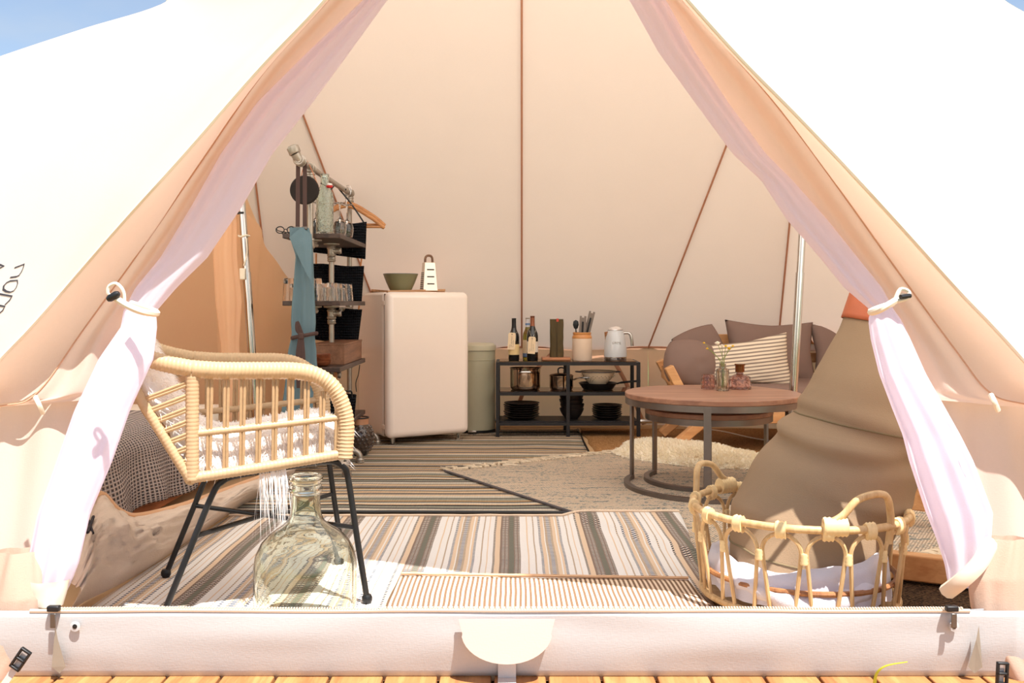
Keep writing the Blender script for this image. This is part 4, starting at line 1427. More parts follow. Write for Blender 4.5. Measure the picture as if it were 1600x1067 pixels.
MB().box(wl((1.9, 6.5, 0.225), sf), (1.35, 0.03, 0.07)).build('rear_rail', pine, sf, bevel=0.005)
for k in range(6):
    MB().box(wl((1.3 + 0.24 * k, 6.13, 0.25), sf), (0.07, 0.72, 0.02)).build('slat', pineY, sf)
for z in (0.42, 0.55, 0.68):
    MB().box(wl((1.95, 6.56 + (z - 0.4) * 0.25, z), sf), (1.3, 0.025, 0.07)).build('back_rail', pine, sf, bevel=0.004)
for x in (1.35, 2.55):
    MB().bar(wl((x, 6.52, 0.2), sf), wl((x, 6.66, 0.72), sf), 0.05, 0.035).build('back_post', pine, sf, bevel=0.004)


def fseat(side):
    def fn(u, v):
        x, y = 2 * u - 1, 2 * v - 1
        e = (max(0, 1 - abs(x) ** 8) * max(0, 1 - abs(y) ** 8)) ** 0.4
        return V((1.9 + 0.72 * x, 6.13 + 0.40 * y, 0.345 + side * (0.03 + 0.045 * e) + 0.006 * nz((x * 4, y * 3, side))))
    return fn


sm = MB().grid(fseat(1), 40, 26).grid(fseat(-1), 40, 26)
n = 40 * 26
for i in range(39):
    for j in (0, 25):
        sm.f.append((j * 40 + i, j * 40 + i + 1, n + j * 40 + i + 1, n + j * 40 + i))
for j in range(25):
    for i in (0, 39):
        sm.f.append((j * 40 + i, j * 40 + 40 + i, n + j * 40 + 40 + i, n + j * 40 + i))
sm.build('seat_pad', M['mauve'], sf, world=True, ang=0)


def cushion(c, w, h, t, tilt, roll, yaw, lab, mat, seed, sag=0.0, group='sofa cushions', pinch=0.1, rnd_=0.0):
    o = thing('cushion', V((c[0], c[1], c[2] - h / 2)), lab, 'cushion', group=group)
    Mx = Matrix.Translation((0, 0, h / 2)) @ Matrix.Rotation(yaw, 4, 'Z') @ Matrix.Rotation(roll, 4, 'Y') @ Matrix.Rotation(tilt, 4, 'X')
    pillow(w, h, t, Mx, 25, sag, seed, pinch, rnd_).build('cover', mat, o, weld=True, ang=0)
    return o


cushion((1.80, 6.47, 0.60), 0.62, 0.44, 0.19, -0.26, 0.03, 0.0, 'large mauve grey back cushion behind the striped pillow', M['mauve'], 1, 0.015)
cushion((2.40, 6.47, 0.585), 0.62, 0.42, 0.19, -0.26, 0.0, 0.0, 'mauve grey back cushion beside the leaning olive bag', M['mauve'], 2)
cushion((1.15, 5.98, 0.545), 0.36, 0.32, 0.22, -0.2, 0.12, 0.12, 'mauve grey cushion slumped over the pine sofa arm', M['mauve'], 5, 0.0, pinch=0.0, rnd_=0.75)
cushion((1.29, 6.36, 0.60), 0.34, 0.34, 0.14, -0.2, -0.35, 0.1, 'folded mauve grey cushion peaking behind the slumped arm cushion', M['mauve'], 7, 0.0, pinch=0.0, rnd_=0.4)
stp = NT('ticking stripe')
tc = stp.n('TexCoord')
spx = stp.n('SeparateXYZ')
stp.l(tc.outputs['Object'], spx.inputs[0])
zc = stp.math('ADD', spx.outputs[2], stp.math('MULTIPLY', spx.outputs[0], -0.10))
frc = stp.math('FRACT', stp.math('ADD', stp.math('DIVIDE', zc, 0.0225), 20.0))
colr = stp.ramp(frc, [(0.0, lin((228, 212, 190))), (0.58, lin((146, 130, 118)))], 'CONSTANT')
tick = stp.done(stp.bsdf(colr, 0.95, 0, stp.bump(stp.noise(stp.coord((1, 1, 1)), 10, 2), 0.25, 0.03), spec=0.1))
sp_ = thing('striped_pillow', (1.52, 5.98, 0.42), 'cream and grey ticking striped pillow leaning on the sofa cushions', 'pillow')
pm = MB()
cor = {(-1, 1): W(1097, 541, 6.0), (1, 1): W(1229, 519, 6.05), (1, -1): W(1238, 604, 5.98), (-1, -1): W(1112, 594, 5.93)}
for side in (-1, 1):
    def fpil(a, b, side=side):
        x, z = a * 2 - 1, b * 2 - 1
        px = x * (1 - 0.05 * (1 - abs(z)))
        pz = z * (1 - 0.13 * (1 - abs(x)) * (1 if z > 0 else 0.1))
        p = cor[(-1, -1)].lerp(cor[(1, -1)], (px + 1) / 2).lerp(cor[(-1, 1)].lerp(cor[(1, 1)], (px + 1) / 2), (pz + 1) / 2)
        e = max(0.0, (1 - x * x) * (1 - z * z)) ** 0.45
        dent = 0.022 * math.exp(-((x - 0.25) ** 2) / 0.02) * max(0, z) + 0.012 * nz((x * 3, z * 3, side * 2))
        return p + V((0, side * (0.075 * e - dent * e), 0))
    pm.grid(fpil, 33, 25)
pm.build('cover', tick, sp_, world=True, weld=True, ang=0)

# ------------------------------------------------------------------ sheepskin on the rug
wool = cloth('cream wool', (254, 244, 226), 90, 0.06, bump=0.6)
fleece = cloth('cream fleece hair', (255, 248, 234), 400, 0.05, trans=0.3, tcol=(245, 230, 200))
sk_ = thing('sheepskin', (1.08, 5.6, 0.02), 'cream sheepskin lying on the pale fringed rug under the round table', 'sheepskin')
c0, ax, ay = V((1.06, 5.55, 0)), V((0.655, -0.756, 0)), V((0.756, 0.655, 0))


def fsk(u, v):
    a = 2 * pi * u
    r = 1 + 0.10 * sin(3 * a + 0.7) + 0.06 * sin(5 * a)
    x, y = 0.56 * cos(a) * r * v, 0.30 * sin(a) * r * v
    z = 0.018 + 0.062 * (1 - v ** 4) + 0.018 * nz((x * 6, y * 6, 0)) * (1 - v)
    return c0 + ax * x + ay * y + V((0, 0, z))


MB().grid(fsk, 48, 14, cu=True).build('hide', wool, sk_, world=True, ang=0)
fur(lambda a, b: (fsk(a, b ** 0.5), V((cos(2 * pi * a) * ax.x * b + sin(2 * pi * a) * ay.x * b, cos(2 * pi * a) * ax.y * b + sin(2 * pi * a) * ay.y * b, 1.0)).normalized()), 9000, 0.045, 0.006, fleece, 'fleece', sk_, droop=0.6, spread=0.45, world=True)

# ------------------------------------------------------------------ pine daybed at the right edge
db = thing('daybed_frame', (1.75, 3.5, 0.0), 'low pine daybed frame beside the olive bag and the dark rug', 'bed')
pf_, pb_ = G(1388, 862, 0.10), G(1500, 874, 0.10)
dvec = (pb_ - pf_).normalized()
MB().bar(V((pf_.x, pf_.y, 0.06)) - dvec * 0.06, V((pb_.x, pb_.y, 0.06)) + dvec * 0.6, 0.06, 0.085).build('front_rail', pine, db, world=True, bevel=0.006)
pr1, pr2 = G(1385, 747, 0.2), G(1480, 758, 0.2)
dv2 = (pr2 - pr1).normalized()
MB().bar(V((pr1.x, pr1.y, 0.145)), V((pr2.x, pr2.y, 0.145)) + dv2 * 0.5, 0.05, 0.12).build('rear_rail', pine, db, world=True, bevel=0.006)
e1, e2 = V((pb_.x, pb_.y, 0.06)) + dvec * 0.55, V((pr2.x, pr2.y, 0.1)) + dv2 * 0.45
MB().bar(e1, e2, 0.05, 0.12).build('side_rail', pine, db, world=True, bevel=0.006)
for q in (V((pr1.x + 0.03, pr1.y + 0.01, 0)), e2):
    MB().box((q.x, q.y, 0.085), (0.05, 0.05, 0.17)).build('leg', pine, db, world=True, bevel=0.004)

# ------------------------------------------------------------------ cane basket, laundry and olive bag
cane = wood('cane', (222, 190, 140), (186, 146, 96), 14, 'Z', 0.4, 0.05)
cane_d = wood('dark cane', (176, 122, 76), (120, 74, 44), 14, 'Z', 0.45, 0.05)
bind = plain('rattan binding', (236, 206, 152), 0.5, var=0.12, nscale=120)
bc = V((0.895, 2.91, 0))
bk = thing('cane_basket', (bc.x, bc.y, 0.022), 'oval open cane basket with looped sides and two handles by the sill', 'basket')
brot = atan2(-0.32, 0.527)
zb = 0.022


def bpt(a, z, k=None):
    k = 1 - 0.10 * (1 - z / 0.285) if k is None else k
    x, y = 0.325 * cos(a) * k, 0.315 * sin(a) * k
    return V((x * cos(brot) - y * sin(brot), x * sin(brot) + y * cos(brot), z))


NA = 16
RZ = 0.275
MB().tube([bpt(2 * pi * i / 64, RZ) for i in range(64)], 0.0115, 10, closed=True).build('rim', cane, bk)
MB().tube([bpt(2 * pi * i / 64, 0.085, 0.955 * (1 - 0.1 * (1 - 0.085 / 0.285))) for i in range(64)], 0.0085, 8, closed=True).build('hoop', cane_d, bk)
MB().tube([bpt(2 * pi * i / 64, 0.012) for i in range(64)], 0.011, 8, closed=True).build('base_hoop', cane, bk)
MB().lathe([(0.0, 0.0), (0.27, 0.0), (0.28, 0.008), (0.0, 0.012)], n=40).build('base_plate', cane, bk)
da = 2 * pi / NA
for i in range(NA):
    a = i * da + 0.1
    pts = []
    for t_ in range(25):
        s = t_ / 24 * 2 - 1
        if abs(s) < 0.5:
            th = s / 0.5 * pi / 2
            pts.append(bpt(a + sin(th) * da * 0.44, RZ - 0.018 - 0.055 * (1 - cos(th)), (1 - 0.10 * (1 - (RZ - 0.06) / 0.285)) * 0.995 + 0.012 * cos(th)))
        else:
            q = (abs(s) - 0.5) / 0.5
            sg = 1 if s > 0 else -1
            z = (RZ - 0.073) * (1 - q) + 0.012 * q
            pts.append(bpt(a + sg * da * (0.44 - 0.16 * q ** 1.1), z))
    MB().tube(pts, 0.0062, 7).build('arch', cane, bk)
    p = [bpt(a + 0.09 * (t_ / 5 - 0.5), RZ - 0.006) for t_ in range(6)]
    MB().tube(p, [0.0155 + 0.002 * (j % 2) for j in range(6)], 10, flat=((0, 0, 1), 1.5)).build('binding', bind, bk)
    zz = RZ - 0.085
    q = bpt(a + da / 2, zz)
    MB().lathe([(0.011 + 0.0015 * (j % 2), 0.032 * j / 6 - 0.016) for j in range(7)], q, 10).build('binding', bind, bk)


def handle(a, sg):
    a1 = a + sg * 0.30
    P = [bpt(a - 0.30, RZ + 0.02), bpt(a - 0.22, RZ + 0.026), bpt(a - 0.12, RZ + 0.045, 1.0), bpt(a, RZ + 0.085, 1.01), bpt(a + 0.2, RZ + 0.098, 1.01), bpt(a + 0.32, RZ + 0.085, 1.01), bpt(a + 0.38, RZ + 0.04, 1.0), bpt(a + 0.39, RZ + 0.0), bpt(a + 0.39, RZ - 0.05)]
    MB().tube(smoothpath(P, 6), 0.0105, 10).build('handle', cane, bk)
    MB().tube([bpt(a - 0.30 + 0.2 * j / 11, RZ + 0.010) for j in range(12)], [0.0205 + 0.002 * (j % 2) for j in range(12)], 10, flat=((0, 0, 1), 1.25)).build('binding', bind, bk)


def ang_of(px, py):
    d = W(px, py, 1) - V((0, 0, 0.93))
    best = min(((((bpt(k / 100 * 2 * pi, RZ) + V((bc.x, bc.y, zb))) - V((0, 0, 0.93))).normalized() - d.normalized()).length, k) for k in range(100))
    return best[1] / 100 * 2 * pi


handle(ang_of(1345, 838), 1)
handle(ang_of(1120, 765) + 0.05, 1)

linen = cloth('white linen', (238, 234, 240), 500, 0.02, trans=0.25, tcol=(240, 236, 246), wr=0.4, wrscale=10, bump=0.3)
ln = thing('bed_linen', (bc.x, bc.y, zb + 0.012), 'crumpled white bed linen in the bottom of the cane basket', 'linen')


def fln(a, v):
    th = 2 * pi * a
    r = 0.280 * v * (1 + 0.02 * sin(5 * th))
    x, y = r * cos(th), r * sin(th)
    z = 0.035 + 0.095 * v ** 2 * (1 - max(0, v - 0.93) / 0.07 * 1.2) + (0.035 * abs(nz((x * 9, y * 9, 1))) + 0.010 * nz((x * 18, y * 18, 4))) * min(1, 2 * v) + 0.05 * max(0, cos(th + 0.55)) * v * v * (v < 0.97)
    return V((x, y, max(0.012, z)))


MB().grid(fln, 90, 26, cu=True).build('crumpled_sheet', linen, ln, ang=0)
tb_ = [V((0.30 * (0.55 + 0.13 * (k / 15)) * cos(k * 0.18 - 1.45), 0.29 * (0.62 + 0.2 * (k / 15)) * sin(k * 0.18 - 1.45), 0.10 + 0.03 * sin(k * 0.5))) for k in range(16)]
MB().tube(smoothpath(tb_, 4), [0.012 + 0.022 * sin(pi * k / 60) + 0.004 * sin(k * 1.3) for k in range(61)], 10).build('fold', linen, ln, ang=0)
tb_ = [V((0.262 * cos(k * 0.2 - 2.9), 0.262 * sin(k * 0.2 - 2.9), 0.055 + 0.02 * sin(k * 0.8))) for k in range(12)]
MB().tube(smoothpath(tb_, 4), [0.015 + 0.02 * sin(pi * k / 44) + 0.004 * sin(k * 1.1) for k in range(45)], 10).build('fold', linen, ln, ang=0)

M['olive'] = cloth('olive canvas', (156, 132, 106), 700, 0.06, wr=0.5, wrscale=7, bump=0.35)
ob = thing('duffel_bag', (0.93, 2.93, 0.06), 'big olive canvas roll bag with rust leather collar leaning in the cane basket', 'bag')
axis = [(0.045, 0.905, 2.90, 0.205, 0.19), (0.10, 0.915, 2.905, 0.228, 0.22), (0.25, 0.945, 2.93, 0.245, 0.225), (0.37, 1.03, 2.98, 0.248, 0.225), (0.50, 1.12, 3.03, 0.226, 0.215), (0.577, 1.165, 3.06, 0.212, 0.20), (0.70, 1.225, 3.11, 0.182, 0.175), (0.81, 1.275, 3.155, 0.163, 0.15), (0.90, 1.315, 3.19, 0.155, 0.13)]


def fbag(a, v, v0=0.0, v1=1.0, grow=0.0):
    z = 0.045 + (0.90 - 0.045) * (v0 + (v1 - v0) * v)
    x, y, rx, ry = interp(axis, z)
    th = 2 * pi * a
    # folds running round the bag
    f = 0.016 * sin(9 * z / 0.15 + 2.2 * cos(th) + 1.3 * nz((a * 3, z * 3, 0))) * math.exp(-((z - 0.52) / 0.07) ** 2)
    f += 0.014 * nz((cos(th) * 1.6, sin(th) * 1.6, z * 6)) + 0.02 * nz((cos(th) * 2, sin(th) * 2, z * 9 + 4)) * math.exp(-((z - 0.12) / 0.1) ** 2)
    f += 0.010 * math.exp(-((z - (0.52 + 0.045 * sin(th + 0.6))) / 0.02) ** 2) - 0.012 * math.exp(-((z - (0.48 + 0.05 * sin(th + 0.6))) / 0.022) ** 2) + 0.012 * math.exp(-((z - (0.40 + 0.07 * sin(th - 0.5))) / 0.02) ** 2) * max(0, sin(th + 2.5))
    nrm = V((cos(th), sin(th), 0))
    return V((x + rx * cos(th), y + ry * sin(th), z + 0.16 * (-(cos(th)) * rx) * (1.15 if z < 0.6 else 1.3) * 1.0)) + nrm * (f + grow)


bm_ = MB().grid(fbag, 72, 80, cu=True)
bm_.f.append(tuple(range(72))[::-1])
bm_.build('bag_body', M['olive'], ob, world=True, ang=0)
lm_ = MB().grid(lambda a, v: fbag(a, v, 0.945, 1.06, 0.006), 72, 8, cu=True)
lm_.build('leather_collar', plain('rust leather', (178, 92, 54), 0.55, var=0.12, nscale=20), ob, world=True, ang=0, solid=0.004)
for vv, a_ in ((0.115, 0), (0.57, 0.55)):
    MB().tube([fbag(k / 72, vv, 0, 1, 0.001) for k in range(72)], 0.003, 6, closed=True).build('seam', plain('olive stitching', (124, 108, 80), 0.9), ob, world=True)
for a in (0.80, 0.70, 0.62):
    p = fbag(a, 0.5, 0.945, 1.06, 0.009)
    MB().lathe([(0.004, 0), (0.010, 0.0), (0.011, 0.003), (0.004, 0.004), (0.004, 0)], p, 14, M=Matrix.Rotation(radians(90), 4, 'X')).build('eyelet', plain('antique brass', (92, 78, 60), 0.35, 0.8), ob, world=True)

# ------------------------------------------------------------------ rattan armchair
rat = plain('rattan', (192, 162, 124), 0.45, var=0.14, nscale=60)
rat2 = plain('rattan strand', (178, 146, 108), 0.45, var=0.18, nscale=80)
steelb = plain('black steel tube', (26, 26, 27), 0.38, var=0.08)
CH = radians(18.7)
ch = thing('rattan_armchair', (-0.81, 3.0, 0.008), 'natural rattan armchair with wrapped arms and black steel legs', 'chair', CH)


def wrapped(pts, r, step=0.011, amp=0.10, n=10):
    P = resample(smoothpath(pts, 6), max(8, int(sum((b - a).length for a, b in zip(smoothpath(pts, 6), smoothpath(pts, 6)[1:])) / (step / 3))))
    return MB().tube(P, [r * (1 - amp + amp * abs(sin(pi * k / 3 + 0.5)) * 1.3) for k in range(len(P))], n)


HV = 0.27
for s in (-1, 1):
    v_ = s * HV
    wrapped([(-0.21, v_, 0.735), (-0.13, v_, 0.728), (0.0, v_, 0.725), (0.08, v_, 0.722), (0.14, v_, 0.708), (0.19, v_, 0.672), (0.22, v_, 0.615), (0.232, v_, 0.55), (0.226, v_, 0.455)], 0.026).build('arm_rail', rat, ch)
    wrapped([(-0.21, v_, 0.725), (-0.21, v_, 0.60), (-0.21, v_, 0.415)], 0.0195).build('rear_post', rat, ch)
    wrapped([(-0.215, v_, 0.42), (0.0, v_ * 1.0, 0.442), (0.225, v_, 0.468)], 0.016).build('side_rail', rat, ch)
    wrapped([(-0.21, v_, 0.548), (0.0, v_, 0.562), (0.225, v_, 0.58)], 0.011).build('middle_rail', rat, ch)
    wrapped([(-0.215, v_, 0.415), (-0.30, v_, 0.565), (-0.40, v_ * 0.98, 0.75)], 0.014).build('back_edge', rat, ch)
    for k in range(9):
        u = -0.165 + 0.046 * k
        ztop = 0.725 if u < 0.1 else 0.725 - (u - 0.1) * 1.05
        zbot = 0.425 + 0.1 * (u + 0.21)
        for d in (-0.0042, 0.0042):
            MB().tube([(u + d * 1.3 + 0.004, v_, ztop - 0.005), (u + d * 1.1 + 0.002, v_ + 0.004 * s, (ztop + zbot) / 2 + 0.02), (u + d, v_, zbot)], 0.0046, 6).build('stake', rat2, ch)
    for k in range(8):
        zp = 0.70 - 0.037 * k
        zi = 0.42 + (zp - 0.42) * 0.83 - 0.004
        ui = -0.215 - (zi - 0.415) * (0.185 / 0.335)
        for d in (-0.0045, 0.0045):
            MB().tube([(-0.205, v_, zp + d), ((-0.205 + ui) / 2, v_ + s * 0.006, (zp + zi) / 2 + d), (ui, v_, zi + d * 0.8)], 0.005, 6).build('stake', rat2, ch)
# back
wrapped([(-0.21, -HV, 0.735), (-0.30, -HV, 0.757), (-0.385, -0.255, 0.79), (-0.435, -0.17, 0.808), (-0.455, 0, 0.815), (-0.435, 0.17, 0.808), (-0.385, 0.255, 0.79), (-0.30, HV, 0.757), (-0.21, HV, 0.735)], 0.025).build('back_rail', rat, ch)
wrapped([(-0.215, -HV, 0.415), (-0.23, 0, 0.408), (-0.215, HV, 0.415)], 0.016).build('rear_rail', rat, ch)
wrapped([(0.222, -HV, 0.466), (0.235, 0, 0.46), (0.222, HV, 0.466)], 0.016).build('front_rail', rat, ch)
for k in range(10):
    v0 = -0.225 + 0.05 * k
    for d in (-0.006, 0.006):
        e = 1 - (v0 / 0.27) ** 2
        MB().tube([(-0.215 - 0.012 * e, v0 + d, 0.415), (-0.325 - 0.03 * e, v0 + d, 0.6), (-0.405 - 0.045 * e, v0 + d, 0.795)], 0.005, 6).build('stake', rat2, ch)
MB().grid(lambda u, v: V((-0.215 + 0.44 * u, -0.265 + 0.53 * v, 0.418 + 0.046 * u - 0.012 * sin(pi * u) * sin(pi * v))), 14, 14).build('seat', rat2, ch, solid=0.012)
for s in (-1, 1):
    y = s * 0.235
    MB().tube(smoothpath([(0.30, s * 0.245, 0.012), (0.27, s * 0.242, 0.20), (0.243, y, 0.385), (0.225, y, 0.425), (0.18, y, 0.442), (0.05, y, 0.43), (-0.08, y, 0.415), (-0.125, y, 0.40), (-0.155, y, 0.36), (-0.22, s * 0.242, 0.20), (-0.295, s * 0.245, 0.012)], 7), 0.0095, 12).build('leg_frame', steelb, ch)
    for x in (0.30, -0.297):
        MB().lathe([(0.0, 0.0), (0.012, 0.0), (0.0165, 0.008), (0.0165, 0.018), (0.012, 0.026), (0.0, 0.028)], (x, s * 0.245, 0), 16).build('foot', steelb, ch)
MB().tube([(0.262, -0.243, 0.235), (-0.205, 0.243, 0.235)], 0.0075, 10).build('cross_brace', steelb, ch)
MB().tube([(-0.205, -0.243, 0.245), (0.262, 0.243, 0.245)], 0.0075, 10).build('cross_brace', steelb, ch)
for x, z in ((0.15, 0.44), (-0.1, 0.41)):
    MB().tube([(x, -0.235, z), (x, 0.235, z)], 0.008, 10).build('cross_tube', steelb, ch)

# white sheepskin thrown over the chair
wfur = cloth('white long hair', (255, 250, 246), 60, 0.01, trans=0.3, tcol=(250, 240, 232))
ws = thing('fur_throw', (-0.81, 3.0, 0.45), 'long haired white sheepskin draped over the seat of the rattan armchair', 'sheepskin', CH)
prof = smoothpath([(-0.475, 0, 0.72), (-0.487, 0, 0.80), (-0.455, 0, 0.852), (-0.40, 0, 0.825), (-0.355, 0, 0.73), (-0.29, 0, 0.61), (-0.215, 0, 0.515), (-0.12, 0, 0.485), (0.03, 0, 0.50), (0.13, 0, 0.515), (0.195, 0, 0.515), (0.225, 0, 0.495)], 5)


def fth(u, v, off=0.0):
    i = v * (len(prof) - 1)
    k = min(int(i), len(prof) - 2)
    p = prof[k].lerp(prof[k + 1], i - k)
    d = prof[k + 1] - prof[k]
    nrm = V((-d.z, 0, d.x)).normalized()
    s = 2 * u - 1
    wdt = 0.245 - 0.01 * sin(v * 9) - 0.03 * max(0, 0.25 - v) * 4
    bulge = 0.045 * (1 - s ** 4) + 0.02 * nz((s * 3, v * 6, 2))
    q = p + nrm * (bulge - 0.004) + V((0, s * wdt, 0))
    if v > 0.5:
        q.z -= 0.055 * (max(0, abs(s) - 0.72) / 0.28) ** 1.6
    return q - V((0, 0, 0.45)), nrm


MB().grid(lambda u, v: fth(u, v)[0], 24, 50).build('hide', wfur, ws, ang=0, solid=0.02)
rnd = random.Random(11)


def spot(a, b):
    q, nr = fth(a, b)
    s = 2 * a - 1
    return q, (nr + V((0.35, s * 1.1, 0.15))).normalized()


fur(spot, 16000, 0.05, 0.0024, wfur, 'fur', ws, droop=0.9, spread=0.45, seed=4)


def spot2(a, b):
    q, nr = fth(0.03 + 0.12 * a, 0.58 + 0.34 * b)
    return q + V((0, -0.02, 0)), V((0.1, -0.75, -0.5)).normalized()


fur(spot2, 3500, 0.035, 0.0022, wfur, 'side_fur', ws, droop=0.8, spread=0.35, seed=5)


def spot4(a, b):
    q, nr = fth(0.02 + 0.03 * a, 0.695 + 0.05 * b)
    return q + V((0, -0.03, -0.02)), V((0.05, -0.5, -0.95)).normalized()


fur(spot4, 80, 0.16, 0.0022, wfur, 'hanging_fur', ws, droop=0.9, spread=0.10, seed=8)


def spot3(a, b):
    q, nr = fth(a, 0.02 + 0.14 * b)
    return q, (nr + V((0.25, 0, 0.8))).normalized()


fur(spot3, 1500, 0.08, 0.0025, wfur, 'top_fur', ws, droop=0.4, spread=0.4, seed=6)

# ------------------------------------------------------------------ demijohn
dj = thing('demijohn', (-0.585, 2.63, 0.010), 'large pale green glass demijohn bottle standing inside the sill', 'bottle')
po = [(0.0, 0.012), (0.07, 0.008), (0.115, 0.0), (0.135, 0.012), (0.1425, 0.035), (0.144, 0.12), (0.1435, 0.185), (0.137, 0.218), (0.122, 0.248), (0.098, 0.272), (0.070, 0.290), (0.052, 0.306), (0.0435, 0.325), (0.0405, 0.36), (0.040, 0.385), (0.0465, 0.390), (0.0485, 0.398), (0.0445, 0.405), (0.0405, 0.412), (0.045, 0.418), (0.049, 0.426), (0.047, 0.434), (0.041, 0.436), (0.036, 0.432), (0.034, 0.42), (0.034, 0.36), (0.0385, 0.322), (0.047, 0.302), (0.066, 0.285), (0.094, 0.267), (0.118, 0.243), (0.132, 0.215), (0.1385, 0.185), (0.139, 0.12), (0.1375, 0.04), (0.13, 0.018), (0.11, 0.010), (0.07, 0.016), (0.0, 0.020)]
q_ = []
for a_, b_ in zip(po, po[1:]):
    q_ += [a_, ((a_[0] + b_[0]) / 2, (a_[1] + b_[1]) / 2)]
q_.append(po[-1])


def fdj(a, v):
    i = v * (len(q_) - 1)
    k = min(int(i), len(q_) - 2)
    r, z = [x + (y - x) * (i - k) for x, y in zip(q_[k], q_[k + 1])]
    w = 0.0016 * nz((cos(2 * pi * a) * 3, sin(2 * pi * a) * 3, z * 14)) * (1 if z < 0.28 else 0.3) * min(1, r / 0.05)
    if i > len(q_) * 0.6:
        w *= 1.4
    return V(((r + w) * cos(2 * pi * a), (r + w) * sin(2 * pi * a), z))


MB().grid(fdj, 64, 120, cu=True).build('glass_body', glass('pale green glass', (243, 247, 238), 0.0, 0.05, 14, 1.48), dj, ang=0)

# ------------------------------------------------------------------ bed in the cabin
bd_ = thing('pine_bed', (-2.0, 4.2, 0.0), 'low pine bed inside the cloth cabin under the waffle blanket', 'bed')
redpine = wood('red pine', (204, 128, 82), (150, 84, 48), 5, 'Y', 0.5)
MB().box((-1.50, 4.15, 0.17), (0.04, 1.9, 0.20)).build('side_board', redpine, bd_, world=True, bevel=0.006)
MB().box((-2.0, 3.22, 0.17), (1.0, 0.04, 0.20)).build('end_board', wood('red pine across', (204, 128, 82), (150, 84, 48), 5, 'X', 0.5), bd_, world=True, bevel=0.006)
MB().box((-2.0, 4.15, 0.28), (0.98, 1.8, 0.22)).build('mattress', cloth('mattress ticking', (230, 216, 200), 400), bd_, world=True, bevel=0.05)
for x in (-1.53, -2.45):
    for y in (3.27, 5.05):
        MB().box((x, y, 0.06), (0.06, 0.06, 0.12)).build('leg', redpine, bd_, world=True)
wf = NT('waffle weave')
v = wf.coord()
sp2 = wf.n('SeparateXYZ')
wf.l(wf.n('TexCoord').outputs['UV'], sp2.inputs[0])
sx = wf.math('SINE', wf.math('MULTIPLY', sp2.outputs[0], 2 * pi))
sy = wf.math('SINE', wf.math('MULTIPLY', sp2.outputs[1], 2 * pi))
hh = wf.math('MAXIMUM', sx, sy)
col = wf.ramp(wf.math('ADD', wf.math('MULTIPLY', hh, 0.5), 0.5), [(0.15, lin((84, 80, 82))), (0.75, lin((186, 168, 160)))])
waffle = wf.done(wf.bsdf(col, 0.95, 0, wf.bump(hh, 0.9, 0.012), spec=0.1))
bl = thing('waffle_blanket', (-1.75, 4.0, 0.41), 'grey waffle weave blanket hanging over the side of the pine bed', 'blanket')
bpr = smoothpath([(-2.2, 0.435), (-1.9, 0.45), (-1.65, 0.445), (-1.53, 0.425), (-1.475, 0.38), (-1.455, 0.30), (-1.43, 0.20), (-1.415, 0.125)] and [V((x, 0, z)) for x, z in ((-2.2, 0.425), (-1.9, 0.435), (-1.65, 0.43), (-1.53, 0.415), (-1.475, 0.37), (-1.458, 0.30), (-1.443, 0.20), (-1.43, 0.125))], 5)


def fbl(u, v):
    i = v * (len(bpr) - 1)
    k = min(int(i), len(bpr) - 2)
    p = bpr[k].lerp(bpr[k + 1], i - k)
    y = 3.10 + 1.15 * u
    hang = max(0, (0.42 - p.z) / 0.3)
    x = p.x + 0.022 * hang * sin(y * 17 + 0.6) + 0.01 * nz((y * 5, v * 5, 0))
    return V((x, y + 0.15 * (1 - v) * 0.3, p.z + 0.02 * hang * sin(y * 9) + 0.008 * nz((y * 4, p.x * 4, 2))))


bo = MB().grid(fbl, 70, 50)
o = bo.build('woven_cloth', waffle, bl, world=True, ang=0, solid=0.012)
uv = o.data.uv_layers.new(name='weave')
for lp in o.data.loops:
    i = lp.vertex_index
    uv.data[lp.index].uv = ((i % 70) / 69 * 1.15 / 0.024, (i // 70) / 49 * 1.15 / 0.024)
# ------------------------------------------------------------------ pipe rack
pipe = plain('galvanised pipe', (168, 158, 146), 0.38, 0.75, var=0.15, nscale=25)
dkw = wood('dark shelf wood', (84, 64, 54), (46, 34, 30), 6, 'Y', 0.5)
rk = thing('pipe_rack', (-1.06, 5.45, 0.008), 'tall galvanised pipe rack with four dark wood shelves beside the fridge', 'shelf')
XA = -1.079
SHZ = [1.31, 0.947, 0.589, 0.264]


def fitting(p, r=0.03, h=0.05, axis='Z'):
    Mr = {'Z': Matrix.Identity(4), 'X': Matrix.Rotation(radians(90), 4, 'Y'), 'Y': Matrix.Rotation(radians(90), 4, 'X')}[axis]
    MB().lathe([(0.0, -h / 2), (r * 0.82, -h / 2), (r, -h / 2 + 0.006), (r, -h / 2 + 0.012), (r * 0.86, -h / 2 + 0.016), (r * 0.86, h / 2 - 0.016), (r, h / 2 - 0.012), (r, h / 2 - 0.006), (r * 0.82, h / 2), (0.0, h / 2)], p, 16, M=Mr).build('fitting', pipe, rk, world=True)


